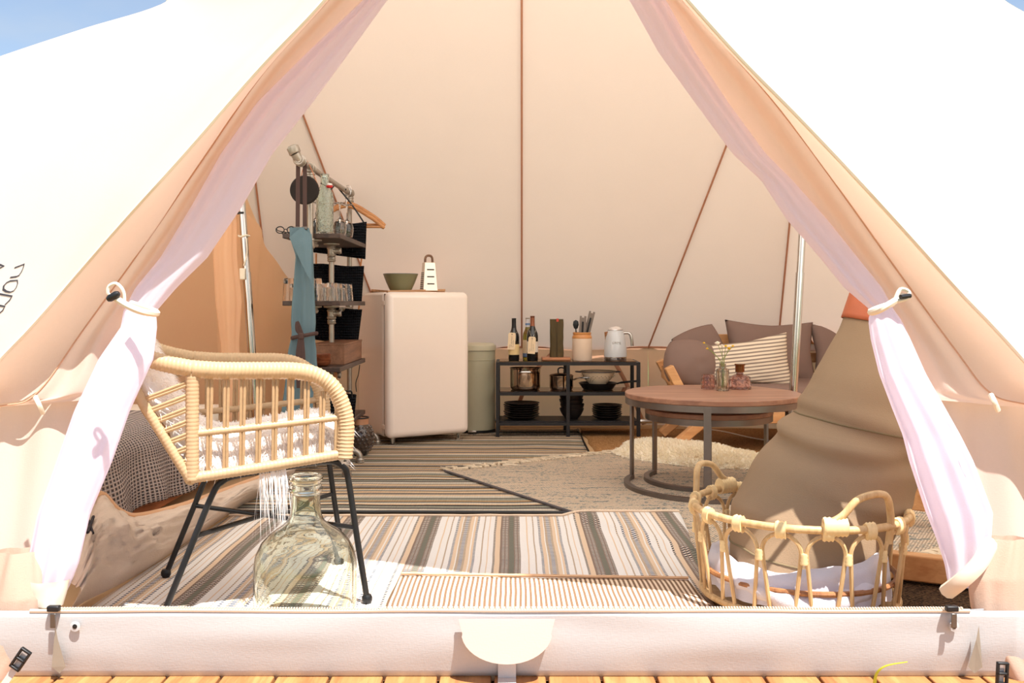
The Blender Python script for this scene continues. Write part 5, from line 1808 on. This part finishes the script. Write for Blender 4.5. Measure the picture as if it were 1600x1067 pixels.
ZT_ = 1.66
posts = [(-1.081, 4.97, ZT_), (-1.068, 6.1, ZT_)]
for x, y, zt in posts:
    MB().tube([(x, y, 0.07), (x, y, zt)], 0.0165, 14).build('post', pipe, rk, world=True)
    fitting((x, y, zt), 0.029, 0.07, 'Y')
    fitting((x, y, zt - 0.045), 0.028, 0.04)
MB().tube([(-1.079, 4.68, ZT_), (-1.07, 6.12, ZT_)], 0.0165, 14).build('top_rail', pipe, rk, world=True)
fitting((XA, 4.72, ZT_), 0.030, 0.06, 'Y')
MB().tube([(XA, 4.70, ZT_), (XA - 0.016, 4.685, ZT_ + 0.03)], 0.024, 12).build('elbow', pipe, rk, world=True)
MB().lathe([(0.0, -0.02), (0.027, -0.02), (0.031, -0.015), (0.031, 0.018), (0.022, 0.024), (0.0, 0.024)], (XA - 0.021, 4.68, ZT_ + 0.045), 8, M=Matrix.Rotation(radians(-25), 4, 'Y')).build('end_cap', pipe, rk, world=True)
# middle posts between the shelves
zs = SHZ + [0.07]
for i in range(4):
    MB().tube([(-1.05, 5.4, zs[i + 1]), (-1.05, 5.4, zs[i] - 0.03)], 0.0155, 14).build('post', pipe, rk, world=True)
    MB().lathe([(0.0, 0.0), (0.046, 0.0), (0.046, -0.008), (0.024, -0.014), (0.0, -0.016)], (-1.05, 5.4, SHZ[i] - 0.028), 20).build('flange', pipe, rk, world=True)
    fitting((-1.05, 5.4, SHZ[i] - 0.075), 0.027, 0.06)
    fitting((-1.02, 5.4, SHZ[i] - 0.07), 0.022, 0.05, 'X')
    fitting((-1.05, 5.4, SHZ[i] - 0.12), 0.025, 0.03)
    MB().tube([(-1.081, 4.97, SHZ[i] - 0.055), (-1.081, 5.12, SHZ[i] - 0.055)], 0.014, 12).build('shelf_arm', pipe, rk, world=True)
    fitting((-1.081, 4.97, SHZ[i] - 0.055), 0.026, 0.055)
    MB().lathe([(0.0, 0.0), (0.04, 0.0), (0.04, -0.007), (0.02, -0.012), (0.0, -0.014)], (-1.081, 5.08, SHZ[i] - 0.028), 18).build('flange', pipe, rk, world=True)
    MB().tube([(-1.081, 5.08, SHZ[i] - 0.06), (-1.081, 5.08, SHZ[i] - 0.03)], 0.014, 12).build('shelf_arm', pipe, rk, world=True)
    MB().box((-1.08, 5.42, SHZ[i] - 0.013), (0.31, 0.86, 0.026)).build('shelf', dkw, rk, world=True, bevel=0.003)
    if i:
        MB().tube([(-1.068, 6.1, SHZ[i] - 0.05), (-1.068, 5.80, SHZ[i] - 0.05)], 0.014, 12).build('shelf_arm', pipe, rk, world=True)
        fitting((-1.068, 6.1, SHZ[i] - 0.05), 0.026, 0.055)
for y in (4.97, 5.4, 6.1):
    x0, x1 = -1.25, -0.885
    MB().tube(smoothpath([(x0, y, 0.0), (x0, y, 0.045), (x0 + 0.02, y, 0.07), (x0 + 0.06, y, 0.075), (x1 - 0.06, y, 0.075), (x1 - 0.02, y, 0.07), (x1, y, 0.045), (x1, y, 0.0)], 4), 0.0165, 12).build('foot_pipe', pipe, rk, world=True)
    for xx in (x0, x1):
        fitting((xx, y, 0.018), 0.026, 0.034)
        fitting((xx + (0.05 if xx < -1 else -0.05), y, 0.075), 0.026, 0.03, 'X')
    fitting((-1.07, y, 0.075), 0.027, 0.06, 'X')
MB().tube([(-1.08, 4.97, 0.075), (-1.068, 6.1, 0.075)], 0.0165, 12).build('base_rail', pipe, rk, world=True)

# hanging round felt pad
YH = 4.86
hx = (476 - 800) / F * YH
hz = 0.93 - (297 - HZ) / F * YH
ht = thing('felt_disc', (hx, YH, hz - 0.076), 'round black felt disc hanging from the pipe rail behind the apron straps', 'trivet')
felt = plain('black felt', (40, 32, 28), 0.9, var=0.1, nscale=60)
MB().lathe([(0.0, -0.012), (0.070, -0.012), (0.076, -0.006), (0.076, 0.006), (0.070, 0.012), (0.0, 0.012)], (0, 0, 0.076), 40, M=Matrix.Rotation(radians(90), 4, 'X')).build('disc', felt, ht)
MB().tube(smoothpath([(-0.02, 0, 0.14), (XA - hx - 0.012, 0, ZT_ - hz + 0.07), (XA - hx, 0, ZT_ - hz + 0.095), (XA - hx + 0.02, 0, ZT_ - hz + 0.07), (0.074, 0, 0.09)], 5), 0.0022, 6).build('leather_loop', plain('tan cord', (190, 120, 86), 0.7), ht)

# apron
denim = cloth('blue grey denim', (104, 126, 134), 700, 0.08, wr=0.9, wrscale=9, bump=0.5)
web = cloth('brown webbing', (82, 64, 60), 700, 0.06)
YA = 4.76
ap = thing('apron', (-1.03, YA, 0.36), 'blue grey denim apron with brown straps hanging from the rack rail', 'apron')
AP = [(356, 452, 482), (372, 453, 487), (400, 462, 489), (440, 459, 490), (480, 456, 492), (520, 454, 494), (560, 449, 494), (600, 446, 497), (640, 441, 503), (662, 438, 506)]


def fap(a, v):
    y = 356 + 306 * v
    xl, xr = interp(AP, y)
    th = 2 * pi * a
    r = 1 + 0.42 * sin(5 * th + 1.5 + 0.8 * v) + 0.12 * sin(9 * th + 2 * v)
    pl, pr = W(xl, y, YA), W(xr, y, YA)
    c, h = (pl + pr) / 2, (pr - pl) / 2
    nip = 1 - 0.12 * math.exp(-((y - 525) / 16) ** 2)
    return c + h * (cos(th) * nip * (0.93 + 0.07 * r)) + V((0, h.length * 0.55 * sin(th) * r, 0))


MB().grid(fap, 48, 60, cu=True).build('gathered_cloth', denim, ap, world=True, ang=0)
fq = [W(452, 371, YA - 0.045), W(471, 355, YA - 0.05), W(487, 366, YA - 0.05), W(487, 440, YA - 0.075), W(480, 430, YA - 0.08)]
MB().add(fq, [(0, 1, 2, 3, 4)]).build('bib_fold', denim, ap, world=True, smooth=False, solid=0.005)
for px in (464, 476):
    x = (px - 800) / F * 4.75
    MB().bar(V((x + 0.002 * (px == 464), 4.755, 1.29)), V((XA + (0.017 if px > 470 else -0.017), 4.756, ZT_ - 0.002)), 0.004, 0.021, up=(1, 0, 0)).build('neck_strap', web, ap, world=True)
    MB().box((x, 4.747, 1.318), (0.03, 0.008, 0.016)).build('strap_buckle', M['zipgrey'], ap, world=True, bevel=0.002)
MB().tube([(XA + 0.019 * cos(pi * k / 10), 4.756, ZT_ + 0.019 * sin(pi * k / 10)) for k in range(11)], 0.010, 6, flat=((0, 1, 0), 1.0)).build('neck_strap', web, ap, world=True)
by = W(470, 525, YA - 0.085)
MB().tube([by + V((0.062 * cos(2 * pi * k / 20) + 0.004, 0.066 + 0.072 * sin(2 * pi * k / 20), 0.012 * cos(2 * pi * k / 20))) for k in range(20)], 0.008, 6, closed=True, flat=((0, 0, 1), 1.4)).build('waist_tie', web, ap, world=True)
MB().box(by + V((0.004, -0.012, 0)), (0.03, 0.022, 0.035)).build('tie_knot', web, ap, world=True, bevel=0.008)
for dx in (-0.008, 0.014):
    MB().tube(smoothpath([by + V((0.004, -0.014, -0.005)), by + V((dx, -0.02, -0.10)), by + V((dx + 0.003, -0.015, -0.26))], 5), 0.014, 6, flat=((0, 1, 0), 0.22)).build('tie_end', web, ap, world=True)
MB().tube(smoothpath([by + V((0.006, -0.012, 0.01)), by + V((-0.014, -0.02, 0.03)), by + V((-0.012, -0.02, 0.07)), by + V((0.008, -0.014, 0.015))], 6), 0.009, 6, flat=((0, 1, 0), 0.3)).build('tie_bow', web, ap, world=True)

# swing top bottle
S1 = SHZ[0] + 0.001
x = (507.5 - 800) / F * 5.07
sb = thing('swing_top_bottle', (x, 5.07, S1), 'pale aqua textured glass bottle with red swing stopper on the top shelf', 'bottle')
aqua = glass('pale aqua glass', (234, 246, 241), 0.02, 0.5, 60)
MB().lathe([(0.0, 0.004), (0.046, 0.0), (0.0475, 0.006), (0.047, 0.20), (0.044, 0.225), (0.030, 0.252), (0.0225, 0.27), (0.022, 0.318), (0.0245, 0.320), (0.0245, 0.328), (0.018, 0.328), (0.0175, 0.27), (0.026, 0.246), (0.040, 0.222), (0.043, 0.2), (0.0435, 0.012), (0.0, 0.012)], n=40).build('glass_body', aqua, sb)
MB().lathe([(0.0, 0.0), (0.012, 0.0), (0.018, 0.006), (0.018, 0.012), (0.0, 0.016)], (0.03, -0.025, 0.25), 16).build('rubber_seal', plain('red rubber', (208, 40, 38), 0.5), sb)
MB().lathe([(0.0, 0.014), (0.017, 0.014), (0.015, 0.024), (0.0, 0.027)], (0.03, -0.025, 0.25), 16).build('stopper', plain('white ceramic', (226, 216, 208), 0.3), sb)
MB().tube(smoothpath([(0.024, 0.006, 0.285), (0.034, -0.01, 0.27), (0.03, -0.026, 0.268), (0.012, -0.03, 0.262), (-0.022, -0.008, 0.278)], 5), 0.0018, 6).build('wire_bail', M['zipgrey'], sb)

# upturned wine glasses
crystal = glass('crystal', (246, 242, 238), 0.0)
wg = None
for k, (px, Y, lab) in enumerate(((531, 5.22, 'upturned wine glass beside the aqua bottle on the top shelf'), (542, 5.32, 'upturned wine glass at the shelf end next to the black pouch'), (494, 5.2, 'upturned wine glass half hidden by the aqua bottle near the rack post'))):
    loc = ((px - 800) / F * Y, Y, S1)
    if wg is None:
        wg = thing('wine_glass', loc, lab, 'glass', group='wine glasses on the top shelf')
        MB().lathe([(0.031, 0.0), (0.036, 0.03), (0.038, 0.05), (0.032, 0.075), (0.012, 0.095), (0.0045, 0.105), (0.0038, 0.165), (0.006, 0.180), (0.034, 0.187), (0.034, 0.189), (0.0, 0.190)] , n=28)
        m = MB().lathe([(0.031, 0.0), (0.0365, 0.03), (0.0385, 0.05), (0.0325, 0.075), (0.014, 0.094), (0.0048, 0.105), (0.0038, 0.165), (0.006, 0.180), (0.034, 0.186), (0.034, 0.189), (0.0, 0.1895), (0.0, 0.1885)], n=28)
        m = MB().lathe([(0.030, 0.0), (0.0355, 0.03), (0.0375, 0.05), (0.0315, 0.074), (0.0, 0.092)][::-1] + [(0.0305, -0.0003), (0.0312, 0.0), (0.0367, 0.03), (0.0387, 0.05), (0.0327, 0.076), (0.014, 0.096), (0.0048, 0.107), (0.0038, 0.165), (0.006, 0.180), (0.034, 0.1865), (0.034, 0.189), (0.0, 0.190)], n=28)
        m.build('bowl_and_stem', crystal, wg)
    else:
        wg = dup(wg, loc, 0, lab)
sg = thing('sunglasses', ((447 - 800) / F * 5.06, 5.06, S1), 'folded black sunglasses at the end of the top shelf', 'glasses')
for s in (-1, 1):
    MB().tube([(s * 0.03 + 0.022 * cos(2 * pi * k / 16), -0.01, 0.022 + 0.018 * sin(2 * pi * k / 16)) for k in range(16)], 0.003, 6, closed=True).build('lens_rim', M['black'], sg)
    MB().tube([(s * 0.052, -0.01, 0.03), (s * 0.05, 0.02, 0.02), (-s * 0.03, 0.03, 0.004)], 0.0025, 6).build('temple', M['black'], sg)
MB().tube([(-0.009, -0.01, 0.026), (0.009, -0.01, 0.026)], 0.0025, 6).build('bridge', M['black'], sg)
lp = thing('hooked_fitting', ((493 - 800) / F * 5.1, 5.12, S1), 'small black hooked fitting behind the aqua bottle on the top shelf', 'hook')  # plain black base with a hook, no bulb in it
MB().lathe([(0.0, 0.0), (0.016, 0.0), (0.018, 0.04), (0.008, 0.055), (0.0, 0.056)], n=16).build('base', M['black'], lp)
MB().tube(smoothpath([(0, 0, 0.05), (0.008, 0, 0.09), (0.0, 0, 0.12), (0.012, 0, 0.13)], 5), 0.005, 8).build('hook', M['black'], lp)

# tumblers on the second shelf
S2 = SHZ[1] + 0.001
tm = None
names = ['first tumbler from the rack post end of the second shelf, half behind the apron', 'tall faceted tumbler beside the apron edge on the second shelf', 'low tumbler in the middle of the second shelf row', 'tumbler standing upside down on another in the second shelf middle',
         'faceted tumbler under the centre pipe on the second shelf', 'ribbed tumbler just past the centre pipe on the second shelf', 'ribbed tumbler second from the black pouches on the second shelf', 'last ribbed tumbler by the black pouches on the second shelf', 'tumbler behind the apron at the far side of the second shelf', 'faceted tumbler in the rear row behind the centre pipe']
for k, (px, Y) in enumerate(((452, 5.06), (494, 5.08), (505, 5.16), (511, 5.30), (519, 5.06), (527, 5.22), (535, 5.32), (543, 5.42), (462, 5.12), (512, 5.5))):
    loc = ((px - 800) / F * Y, Y, S2)
    if tm is None:
        tm = thing('tumbler', loc, names[k], 'glass', group='tumblers on the second shelf')
        m = MB()
        pr_ = [(0.0, 0.092), (0.027, 0.092), (0.0315, 0.02), (0.0325, 0.0), (0.035, 0.0), (0.0352, 0.02), (0.0305, 0.118), (0.029, 0.122), (0.0, 0.120)]

        def ftm(a, v):
            r, z = interp([(i / (len(pr_) - 1), *p) for i, p in enumerate(pr_)], v)
            kf = 1 - (0.05 * abs(cos(5 * 2 * pi * a)) if 0.55 < v and z > 0.03 else 0)
            return V((r * kf * cos(2 * pi * a), r * kf * sin(2 * pi * a), z))
        m.grid(ftm, 40, 33, cu=True)
        m.build('glass_body', crystal, tm)
    else:
        tm = dup(tm, loc, k * 0.3, names[k])
        if k in (2, 5, 6, 7):
            tm.scale = (0.92, 0.92, 0.8)

# wooden box and coaster bowl on the third shelf
S3 = SHZ[2] + 0.001
oakb = wood('box oak', (150, 104, 76), (100, 66, 46), 6, 'Y', 0.55)
wbx = thing('wooden_box', (-1.03, 5.5, S3), 'brown wooden box on the third rack shelf', 'box')
for dx, dy, w_, d_ in ((0, -0.295, 0.18, 0.012), (0, 0.295, 0.18, 0.012), (-0.084, 0, 0.012, 0.578), (0.084, 0, 0.012, 0.578)):
    MB().box((dx, dy, 0.055), (w_, d_, 0.11)).build('side', oakb, wbx, bevel=0.002)
MB().box((0, 0, 0.006), (0.156, 0.578, 0.012)).build('bottom', oakb, wbx)
MB().box((0, 0, 0.113), (0.186, 0.606, 0.010)).build('lid', oakb, wbx, bevel=0.002)
rw = wood('olive wood', (150, 84, 50), (92, 46, 28), 12, 'X', 0.4)
cs = None
for k in range(3):
    lab = f'{["bottom", "middle", "top"][k]} reddish wooden bowl of the small stack on the third shelf'
    loc = ((503 - 800) / F * 5.08, 5.08, S3 + k * 0.018)
    if cs is None:
        cs = thing('wooden_bowl', loc, lab, 'bowl', group='wooden bowls on the third shelf')
        MB().lathe([(0.0, 0.0), (0.03, 0.0), (0.045, 0.012), (0.05, 0.03), (0.047, 0.031), (0.041, 0.0165), (0.0, 0.012)], n=32).build('dish', rw, cs)
    else:
        cs = dup(cs, loc, k, lab)

# black crocheted pouches hung one under the other
YPo = 5.885
rib = NT('black crochet')
spz = rib.n('SeparateXYZ')
rib.l(rib.n('TexCoord').outputs['Object'], spz.inputs[0])
w1_ = rib.math('SINE', rib.math('MULTIPLY', spz.outputs[2], 2 * pi / 0.017))
w2_ = rib.math('SINE', rib.math('MULTIPLY', spz.outputs[0], 2 * pi / 0.012))
hcr = rib.math('ADD', rib.math('MULTIPLY', w1_, 0.8), rib.math('MULTIPLY', w2_, 0.3))
crochet = rib.done(rib.bsdf(rib.mix(rib.math('ADD', rib.math('MULTIPLY', hcr, 0.3), 0.4), lin((16, 17, 20)), lin((44, 46, 52))), 0.95, 0, rib.bump(hcr, 0.9, 0.01), spec=0.05))
quads = [[(487, 352), (573, 347), (571, 405), (487, 394)], [(487, 412), (569, 416), (565, 473), (487, 466)], [(487, 474), (566, 484), (559, 540), (487, 530)]]
for k, q in enumerate(quads):
    lab = f'{["uppermost", "middle", "lowest"][k]} black crocheted pouch of the three hanging at the rack end'
    c = W(530, (q[0][1] + q[2][1]) / 2, YPo)
    po_ = thing('crochet_pouch', (c.x, c.y, W(0, q[2][1], YPo).z), lab, 'pouch', group='hanging crocheted pouches')
    cs3 = [W(x, y, YPo) for x, y in q]
    m = MB()
    for side in (-1, 1):
        def fpo(u, v, side=side):
            p = cs3[0].lerp(cs3[1], u).lerp(cs3[3].lerp(cs3[2], u), v)
            e = (max(0, 1 - (2 * u - 1) ** 6) * max(0, 1 - (2 * v - 1) ** 6)) ** 0.5
            rdg = 0.0025 * sin(v * 2 * pi * 14)
            return p + V((0, side * (0.035 * e + rdg * e), 0.004 * sin(u * 7) * (1 - v)))
        m.grid(fpo, 22, 85)
    m.build('knitted_body', crochet, po_, world=True, weld=True, ang=0)
    if k == 0:
        for px0 in (525,):
            MB().tube(smoothpath([W(524, 290, YPo) + V((0.01, 0, 0)), W(528, 293, YPo), W(550, 320, YPo), W(570, 350, YPo)], 4), 0.0055, 6).build('cord', M['black'], po_, world=True)
            MB().tube(smoothpath([W(541, 297, YPo), W(524, 288, YPo), W(505, 320, YPo), W(492, 352, YPo)], 4), 0.005, 6).build('cord', M['black'], po_, world=True)
    else:
        xx = q[1][0] - 6
        MB().tube([W(xx + 2, q[1][1] - 12, YPo), W(xx, q[1][1] + 2, YPo)], 0.006, 6).build('leather_link', plain('tan leather', (196, 132, 84), 0.6), po_, world=True)
        MB().tube([W(494, q[0][1] - 16, YPo), W(494, q[0][1] + 2, YPo)], 0.006, 6).build('leather_link', bpy.data.materials['tan leather'], po_, world=True)

# wooden hangers
beech = wood('beech', (206, 146, 92), (160, 102, 58), 8, 'X', 0.45)
hg = None
for k, (Y, dz, lab) in enumerate(((6.0, 0.0, 'front wooden clothes hanger behind the crocheted pouches'), (6.03, 0.018, 'rear wooden clothes hanger just above the front one'))):
    loc = (-1.07, Y, 1.41 + dz)
    if hg is None:
        hg = thing('clothes_hanger', loc, lab, 'hanger', group='hangers on the pipe rail')
        MB().tube(smoothpath([(-0.245, 0, 0.01), (-0.15, 0, 0.085), (0, 0, 0.155), (0.15, 0, 0.085), (0.245, 0, 0.01)], 8), [0.009] + [0.013] * 31 + [0.009], 10, flat=((0, 1, 0), 0.75)).build('shoulder_bar', beech, hg)
        MB().tube([(-0.235, 0, 0.018), (0.235, 0, 0.018)], 0.0075, 8).build('trouser_bar', beech, hg)
        MB().tube(smoothpath([(0, 0, 0.155), (0, 0, 0.20), (0.022, 0, 0.226), (0.024, 0, 0.250), (0.012, 0, 0.272), (-0.008, 0, 0.268)], 6), 0.0024, 8).build('hook', M['chrome'], hg)
    else:
        hg = dup(hg, loc, 0.0, lab)

# shelf four: two dark woven baskets, and a leather strap above
S4 = SHZ[3] + 0.001
bq = None
for k, (px, Y, lab) in enumerate(((512, 5.12, 'dark crocheted basket at the near end of the lowest rack shelf'), (537, 5.36, 'dark crocheted basket at the fridge side of the lowest rack shelf'))):
    loc = ((px - 800) / F * Y, Y, S4)
    if bq is None:
        bq = thing('crochet_basket', loc, lab, 'basket', group='baskets on the lowest rack shelf')
        MB().lathe([(0.0, 0.0), (0.058, 0.0)] + [(0.06 + 0.012 * k2 / 24 + 0.002 * (k2 % 2), 0.14 * k2 / 24) for k2 in range(1, 25)] + [(0.066, 0.138), (0.056, 0.01), (0.0, 0.01)], n=32).build('woven_wall', crochet, bq)
        for s in (-1, 1):
            MB().tube(smoothpath([(-0.025, s * 0.07, 0.13), (-0.02, s * 0.074, 0.165), (0.02, s * 0.074, 0.165), (0.025, s * 0.07, 0.13)], 5), 0.005, 8).build('handle', M['black'], bq)
    else:
        bq = dup(bq, loc, 0.5, lab)
stp_ = thing('leather_strap', ((524 - 800) / F * 5.3, 5.3, 0.36), 'tan leather strap hanging under the third rack shelf', 'strap')
MB().bar((0, 0, 0.205), (0.002, 0, 0.03), 0.004, 0.02, up=(1, 0, 0)).build('band', bpy.data.materials['tan leather'], stp_)
MB().tube([(0.0, 0, 0.198), (0.0, 0, 0.214)], 0.008, 8).build('stud', M['zipgrey'], stp_)

# dark hobnail glass lantern on the floor
lt = thing('hobnail_lantern', ((562 - 800) / F * 5.68, 5.68, 0.008), 'dark brown hobnail glass lantern with tan leather neck beside the fridge', 'lantern')
smoke = plain('smoky brown glass', (72, 58, 50), 0.12, var=0.1, coat=0.5)
lp_ = [(0.0, 0.0), (0.045, 0.0), (0.05, 0.006), (0.075, 0.045), (0.086, 0.09), (0.086, 0.125), (0.075, 0.165), (0.055, 0.188)]
MB().lathe(lp_, n=40).build('globe', smoke, lt)
MB().lathe([(0.055, 0.186), (0.0535, 0.19), (0.0535, 0.226), (0.05, 0.226)], n=36).build('leather_neck', plain('neck leather', (176, 124, 90), 0.6), lt)
MB().tube([(0.053 * cos(2 * pi * k / 32), 0.053 * sin(2 * pi * k / 32), 0.228) for k in range(32)], 0.005, 6, closed=True).build('rim', M['black'], lt)
hb = MB()
for r_ in range(7):
    z = 0.03 + r_ * 0.0235
    rad = interp([(b, a) for a, b in lp_], z)[0]
    for j in range(18):
        a = 2 * pi * (j + 0.5 * (r_ % 2)) / 18
        hb.lathe([(0.0105, -0.001), (0.009, 0.003), (0.005, 0.0052), (0.0, 0.006)], (rad * cos(a), rad * sin(a), z), 8, M=Matrix.Rotation(a, 4, 'Z') @ Matrix.Rotation(radians(90 + (z - 0.105) * -500), 4, 'Y'))
tag(hb.build('hobnail', smoke, lt), kind='stuff')
MB().tube(smoothpath([W(557, 612, 5.9), W(556, 598, 5.9), W(560, 585, 5.9), W(562, 570, 5.9)], 5), 0.003, 6).build('wire_handle', M['black'], lt, world=True)

# white cord along the foot of the back wall
cdp = thing('power_cord', G(1110, 668), 'thin white power cord on the jute rug behind the round table', 'cord')
MB().tube(smoothpath([G(1010, 662, 0.012), G(1045, 663, 0.012), G(1085, 668, 0.012), G(1130, 674, 0.012), G(1175, 684, 0.012), G(1215, 690, 0.012)], 6), 0.005, 6).build('cable', plain('white cable', (226, 212, 196), 0.5), cdp, world=True)
# open corner slits beside both zip ends of the sill
for x0, s in ((-1.13, 1), (1.155, -1)):
    MB().add([(x0, 2.296, 0.135), (x0 - 0.012 * s, 2.302, 0.03), (x0 + 0.006 * s, 2.306, 0.012), (x0 + 0.022 * s, 2.304, 0.03), (x0 + 0.006 * s, 2.297, 0.10)], [(0, 1, 2, 3, 4)]).build('corner_slit', plain('slit lining', (150, 140, 124), 0.8), sill, smooth=False)

# ------------------------------------------------------------------ pieces that belong to a part
SUB = {
    'fridge': {'door_seal': 'door', 'hinge': 'door'}, 'box_grater': {'slicing_slot': 'body', 'grating_teeth': 'body'},
    'wine_bottle': {'paper_label': 'glass_body', 'blue_band': 'glass_body', 'foil': 'glass_body', 'string': 'gift_tag', 'handwriting': 'gift_tag', 'tag_eyelet': 'gift_tag'},
    'kettle': {'lid_ring': 'lid', 'spout': 'body', 'lettering': 'body', 'lever': 'base'}, 'pedal_bin': {'trim_ring': 'body', 'pedal': 'base_ring'},
    'saucepan': {'knob': 'lid'}, 'colander': {'drain_hole': 'shell'}, 'apron': {'strap_buckle': 'neck_strap', 'tie_knot': 'waist_tie', 'tie_end': 'waist_tie', 'tie_bow': 'waist_tie', 'bib_fold': 'gathered_cloth'},
    'duffel_bag': {'eyelet': 'leather_collar', 'seam': 'bag_body'}, 'hobnail_lantern': {'hobnail': 'globe'},
    'swing_top_bottle': {'rubber_seal': 'stopper', 'wire_bail': 'stopper'}, 'inner_tent': {'bathtub_hem': 'bathtub_floor', 'printed_letter': 'bathtub_floor'},
    'tent_pole': {'cord': 'cord_ring', 'cord_tag': 'cord_ring'}, 'door_curtain': {'tie_loop': 'tie_back', 'toggle': 'tie_back', 'hem_band': 'drape'},
    'leather_strap': {'stud': 'band'}, 'wine_bag': {'leather_tab': 'bag_body', 'front_seam': 'bag_body'}, 'salad_bowl': {'rim': 'shell'},
    'rattan_armchair': {'foot': 'leg_frame'}, 'wall_front': {'lettering': 'canvas_panel'}, 'baseboard_front': {'zipper_teeth': 'zipper_tape', 'zipper_pull': 'zipper_slider'},
    'crochet_pouch': {'leather_link': 'knitted_body', 'cord': 'knitted_body'}, 'wild_flower_bunch': {'flower_head': 'stem'},
}
stem_of = lambda n: n.split('.')[0]
for root in [o for o in COL.objects if o.parent is None]:
    mp = SUB.get(stem_of(root.name))
    if not mp:
        continue
    kids = sorted(root.children, key=lambda o: o.name)
    used = {}
    for k in kids:
        want = mp.get(stem_of(k.name))
        if want is None:
            continue
        hosts = [h for h in kids if stem_of(h.name) == want]
        if not hosts:
            continue
        c = lambda o: sum((V(b) for b in o.bound_box), V()) / 8
        if want == 'stem':
            i = used.get(want, 0)
            used[want] = i + 1
            k.parent = hosts[min(i, len(hosts) - 1)]
        else:
            k.parent = min(hosts, key=lambda h: (c(h) - c(k)).length)
